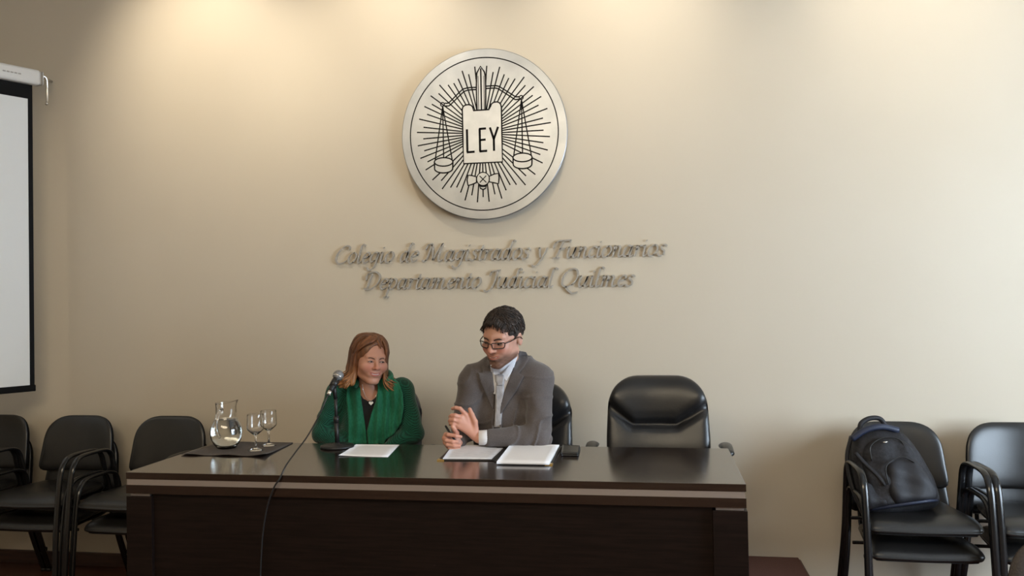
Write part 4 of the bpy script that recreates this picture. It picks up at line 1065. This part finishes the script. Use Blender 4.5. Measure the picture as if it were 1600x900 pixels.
# glasses
gl = thing('eyeglasses', 'dark rimmed eyeglasses worn by the man in the grey suit', 'glasses', tuple(man.w(0, -.11, .005)))
for s in (-1, 1):
    rim = roundpoly([(-.0225, -.0125), (.0225, -.0125), (.0265, .0115), (-.0265, .0115)], .009, 6)
    rr = [man.w(s*.0335+x, -.108+8*(abs(s*.0335+x)-.0)**2*.9, z+.001) for x, z in rim]
    rr = rr+[rr[0]]; make('rim', tube(np.array(rr), .0023, 8), M['iris'], gl)
    V = [man.w(s*.0335, -.107+.006, .001)]+rr[:-1]; n = len(V)
    V2 = [v+mHR@np.array([0, .0016, 0]) for v in V]
    F = [(0, i+1, (i+1) % (n-1)+1) for i in range(n-1)]
    make('lens', (V+V2, F+[(a+n, c+n, b+n) for a, b, c in F]+[(i+1, i+1+n, (i+1) % (n-1)+1+n, (i+1) % (n-1)+1) for i in range(n-1)]), M['lensglass'], gl)
    make('temple', tube(catmull([man.w(s*.060, -.085, .009), man.w(s*.071, -.06, .010), man.w(s*.083, .0, .012), man.w(s*.083, .025, -.004)], 5), .0024, 8), M['iris'], gl)
make('bridge', tube(catmull([man.w(-.010, -.107, .007), man.w(0, -.1105, .010), man.w(.010, -.107, .007)], 5), .0020, 8), M['iris'], gl)
pn = thing('pen', 'black pen held in the fist of the man in the grey suit', 'pen', tuple(A(699, 671, -1.03)))
make('barrel', tube([A(697.0, 667, -1.035), A(704, 678, -1.045), A(711, 688, -1.05)], .0052, 12), M['plastic'], pn)
make('cap_end', tube([A(695.8, 665, -1.033), A(697.4, 667.6, -1.0355)], [.004, .0056], 12), M['plastic'], pn)

# ---- the woman
wHC = A(578, 562.5, -.76)
wHR = rotz(math.radians(40))@rotx(math.radians(7))@roty(math.radians(5))
wHS = 1.0
wNeck = A(578, 606, -.70); wSL = A(529, 616, -.66); wSR = A(627, 610, -.66)
wEL = A(506, 676, -.70); wWL = A(560, 712, -.79); wER = A(645, 675, -.69); wWR = A(604, 708, -.79)
wP = np.array([-1.46, -.53, .80]); wCh = A(581, 656, -.63)
def hand_rest(wr, dx):
    ks = [wr+np.array([dx*.075, -.010-.004*i, .018-.014*i]) for i in range(4)]
    fs = [[k+np.array([dx*.032, .004, -.006]), k+np.array([dx*.050, .012, -.014]), k+np.array([dx*.060, .022, -.018])] for k in ks]
    th = [wr+np.array([dx*.015, .0, .02]), wr+np.array([dx*.045, .012, .034]), wr+np.array([dx*.075, .014, .036])]
    return ks, fs, th
hl = hand_rest(wWL, 1); hr = hand_rest(wWR+np.array([0, -.02, .0]), -1)
def w_body(p):
    d = ell(p, wCh, (.150, .095, .17)); d = smin(d, ell(p, A(582, 712, -.60), (.155, .115, .16)), .08)
    d = smin(d, ell(p, wP, (.165, .12, .10)), .06)
    d = smin(d, limb(p, [wSL, wNeck+(0, .02, -.05), wSR], [.042, .05, .042], .03), .05)
    d = smin(d, ell(p, A(577, 622, -.69), (.075, .050, .07)), .04)
    d = smin(d, limb(p, [wNeck+(0, .02, -.05), wNeck, wHC+wHR@np.array([0, .028, -.06])], [.056, .050, .048], .02), .03)
    d = smin(d, limb(p, [wSL, wEL, wWL], [.042, .034, .024]), .03)
    d = smin(d, limb(p, [wSR, wER, wWR], [.042, .034, .024]), .03)
    for s in (-1, 1):
        kn = wP+np.array([s*.13, -.44, -.02]); an = kn+np.array([0, -.02, -.44])
        d = smin(d, limb(p, [wP+np.array([s*.09, -.03, -.01]), kn, an, an+np.array([s*.02, -.12, -.04])], [.075, .05, .033, .028]), .03)
    return d
wom = person('person with chestnut hair in a green scarf and green checked jacket, smiling sideways', 'w', wHC, wHR, wHS, w_body, (-1.80, -1.25, .20), (-1.10, -.30, 1.52),
    [(wWL+np.array([.06, 0, 0]), .10, lambda x: hand_sdf(x, wWL, *hl, .9)), (wWR+np.array([-.06, -.02, 0]), .10, lambda x: hand_sdf(x, wWR+np.array([0, -.02, 0]), *hr, .9))], SKIN_W)
def fold_w(p):
    e = np.exp(-(np.minimum(np.linalg.norm(p-wER.astype(np.float32), axis=1), np.linalg.norm(p-wEL.astype(np.float32), axis=1))/.11)**2)
    w2 = np.sin(62*(p@np.array([.25, .1, -.95], np.float32))+2.5*np.sin(p@np.array([18, 9, 14], np.float32)))
    return -.0055*e*w2-.0018*np.sin(40*(p@np.array([.8, .2, .45], np.float32)))
def w_jacket(p):
    d = ell(p, wCh, (.172, .115, .185)); d = smin(d, ell(p, A(582, 706, -.62), (.175, .135, .18)), .08)
    d = smin(d, ell(p, A(562, 668, -.69), (.075, .062, .07)), .04); d = smin(d, ell(p, A(602, 668, -.69), (.075, .062, .07)), .04)
    d = smin(d, ell(p, wP+np.array([0, 0, .02]), (.19, .15, .12)), .06)
    d = smin(d, limb(p, [wSL, wNeck+(-.03, .03, -.045), wNeck+(.03, .03, -.045), wSR], [.060, .052, .052, .060], .03), .05)
    d = smin(d, limb(p, [wSL, wEL, wWL+(wEL-wWL)*.1], [.064, .058, .045], .02), .03)
    d = smin(d, limb(p, [wSR, wER, wWR+(wER-wWR)*.1], [.060, .056, .046], .02), .03)
    d = smax(d, -limb(p, [wNeck+(0, -.02, .08), wNeck+(0, -.055, -.01), A(576, 634, -.78)], [.060, .055, .030]), .01)
    return d
kV, kF = garment('tweed_jacket', w_jacket, (-1.84, -1.02, .66), (-1.06, -.34, 1.30), .0045, M['tweed'], wom.o, fold_w)
kb = world_to_bvh(kV, kF)
trousers(wom, wP, 0, M['blacktop'], 'trousers')
drape('black_top', [(560, 612), (566, 620), (575, 627), (584, 624), (590, 618), (592, 632), (584, 655), (576, 692), (570, 692), (564, 650)], [kb, wom.bvh], .004, .004, M['blacktop'], wom.o, 2.0, curve=False)
def sf(ph, k, amp): return lambda u, v: amp*(.5+.5*math.sin(k*(u-(v-640)*.03)+ph+1.1*math.sin(v*.045+ph)))
drape('scarf', [(552, 590), (562, 592), (563.6, 617), (568, 647), (571.5, 671), (574, 694), (558, 695), (544, 693), (544, 659), (541, 622), (542, 601)], [kb, wom.bvh], .012, .012, M['scarf'], wom.o, 1.8, sf(.5, .42, .012), 12, False, .006)
drape('scarf', [(590, 597), (600, 588), (612, 589), (623, 597), (629.5, 615), (631, 637), (627, 661), (617, 677), (603, 688), (600, 694), (575, 694), (573, 674), (580, 647), (587, 627), (590, 610)], [kb, wom.bvh], .014, .012, M['scarf'], wom.o, 1.8, sf(2.0, .50, .016), 12, False, .006)
nb = wNeck+np.array([0, .0, .0])
make('scarf_loop', tube(catmull([A(557, 600, -.76), A(549, 590, -.70), A(556, 583, -.62), A(580, 580, -.585), A(603, 583, -.62), A(611, 590, -.69), A(604, 600, -.76)], 8), .024, 14, ((0, 0, 1), .6)), M['scarf'], wom.o)
eye_set(wom, 'w', (.0030, .0))
zc = lambda x: -.058+8.0*x*x*1.3
tt = catmull([wom.hit(x, zc(x)+.0004, .0006) for x in (-.019, -.010, 0, .010, .019)], 4)
make('teeth', tube(tt, [.0005]+[.0016]*(len(tt)-2)+[.0005], 6), M['pearl'], wom.o)
# necklace with heart pendant, brooch
hp_ = []
for u, v in ((566, 600), (568, 612), (573, 622), (580, 626), (587, 619), (592, 608)):
    d = FW+(u-800)/FPX*RT-(v-450)/FPX*UP; d = d/np.linalg.norm(d); ts = [b.ray_cast(Vector(CAM), Vector(d)) for b in (wom.bvh, kb)]
    t_ = min([h[3] for h in ts if h[0] is not None]+[9]); hp_.append(CAM+d*(t_-.004))
make('necklace', tube(catmull(hp_, 6), .0011, 6), M['silver'], wom.o)
hc = hp_[3]+np.array([.001, -.004, -.012])
hs_ = [(hc[0]+.0115*(16*math.sin(a)**3)/16, hc[2]+.011*(13*math.cos(a)-5*math.cos(2*a)-2*math.cos(3*a)-math.cos(4*a))/16) for a in np.linspace(0, 2*PI, 33)[:-1]]
make('heart_pendant', prism(hs_, hc[1]-.004, hc[1]+.001), M['pearl'], wom.o, False)
# hair: shell plus locks
def hair_shell_w(p):
    q = ((p-wHC.astype(np.float32))@wHR.astype(np.float32))/wHS
    s = q.copy(); s[:, 0] = np.abs(s[:, 0])
    d = ell(q, (0, .018, .038), (.088, .104, .098))
    d = smin(d, limb(s, [(.074, -.002, .02), (.080, -.004, -.05), (.088, -.012, -.115)], [.024, .022, .018]), .02)
    d = smin(d, limb(s, [(.045, .075, .02), (.050, .080, -.06), (.055, .085, -.125)], [.042, .040, .030]), .03)
    d = smax(d, -ell(q, (.010, -.112, -.010), (.070, .092, .112)), .010)
    d = smax(d, -(ell(q, (0, -.02, -.14), (.055, .075, .08))), .01)
    return d*wHS
hV, hF = sdf_mesh(hair_shell_w, wHC-.21, wHC+.21, .0038)
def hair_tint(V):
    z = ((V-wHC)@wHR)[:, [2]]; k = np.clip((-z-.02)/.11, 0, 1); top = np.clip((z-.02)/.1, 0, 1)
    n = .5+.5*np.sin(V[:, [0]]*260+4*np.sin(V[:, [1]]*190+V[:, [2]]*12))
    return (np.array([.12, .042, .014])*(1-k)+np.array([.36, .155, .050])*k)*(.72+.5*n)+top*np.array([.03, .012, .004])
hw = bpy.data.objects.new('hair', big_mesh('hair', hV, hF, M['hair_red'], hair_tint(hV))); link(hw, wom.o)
parts = []
def sc(az, el, r=1.0): return np.array([r*.090*math.cos(el)*math.sin(az), .018-r*.107*math.cos(el)*math.cos(az), .038+r*.101*math.sin(el)])
# part line runs from crown to forehead, a little to her left (+x)
for i in range(560):
    side = -1 if rng.random() < .56 else 1
    tpart = rng.uniform(0, 1)
    a_end = rng.uniform(.62, PI)*side if side < 0 else rng.uniform(.60, PI)
    fw = max(0, 1-(abs(a_end)-.6)/1.6)                       # 1 = front lock
    start = np.array([.018, -.066+.10*(1-fw)+.02*rng.uniform(-1, 1), 0]); 
    X = start[0]; Yp = start[1]; zz_ = .038+.101*math.sqrt(max(0, 1-(X/.09)**2-((Yp-.018)/.107)**2)); s0 = np.array([X, Yp, zz_])
    rr = rng.uniform(1.0, 1.075); e0 = rng.uniform(.15, .45)
    m1 = sc(a_end*.85, .85, rr); m2 = sc(a_end, e0, rr); m3 = sc(a_end, -.15, rr*1.0)
    if side < 0 and fw > .55: m1 = sc(-.30*rng.uniform(.5, 1.3), 1.0, rr*1.01); m2 = sc(-.95*rng.uniform(.85, 1.15), .50, rr*1.02); m3 = sc(-1.25*rng.uniform(.95, 1.1), -.12, rr)
    L = rng.uniform(.105, .150); k_ = rng.uniform(.85, 1.55)
    low = np.array([m3[0]*1.02, m3[1]*.98, -.055]); mid = np.array([m3[0]*(1.0+.14*k_), m3[1]*(1+.06*k_), -L*.74]); end = np.array([m3[0]*(1.0+(.42 if side < 0 else .72)*k_), m3[1]*(1+.22*k_), -L+.004])
    P = catmull([s0, m1, m2, m3, low, mid, end], 4)
    P = np.array([wom.w(*x) for x in P]); N = len(P)
    r = [.0016+.0024*math.sin(PI*min(1, (k+2)/(N*.9))) for k in range(N)]; r[-1] = .0006; r[-2] = .0018; r[-3] = .003
    parts.append(tube(P, r, 5))
for i in range(150):
    j = rng.uniform(-1, 1); r_ = rng.uniform(1.0, 1.05); dn = rng.uniform(0, 1)
    P = [sc(.30+.1*j, 1.25, r_), sc(.10, 1.02+.08*j, r_*1.01), sc(-.35-.05*j, .86-.20*dn, r_*1.03), sc(-.78, .60-.22*dn, r_*1.03), sc(-1.08, .22-.1*dn, r_*1.02), sc(-1.28+.1*j, -.15, r_)]
    q = P[-1]; k_ = rng.uniform(.9, 1.5); L = rng.uniform(.10, .145)
    P += [np.array([q[0]*1.03, q[1], -.06]), np.array([q[0]*(1+.14*k_), q[1]*1.06, -L*.74]), np.array([q[0]*(1+.42*k_), q[1]*1.2, -L])]
    P = np.array([wom.w(*x) for x in catmull(np.array(P), 4)]); N = len(P)
    r = [.0014+.0022*math.sin(PI*min(1, (k+2)/(N*.9))) for k in range(N)]; r[-1] = .0006; r[-2] = .0015
    parts.append(tube(P, r, 5))
lv, lf_ = join(*parts)
lo_ = make('hair_locks', (lv, lf_), M['hair_red'], hw, kind='stuff')
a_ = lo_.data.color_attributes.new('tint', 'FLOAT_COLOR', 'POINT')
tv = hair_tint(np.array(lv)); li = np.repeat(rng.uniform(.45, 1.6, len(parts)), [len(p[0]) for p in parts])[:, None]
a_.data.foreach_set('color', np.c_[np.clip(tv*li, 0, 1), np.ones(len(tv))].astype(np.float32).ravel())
make('earring', ball(wom.w(-.079, .0, -.038), .004, 12, 8), M['pearl'], wom.o)
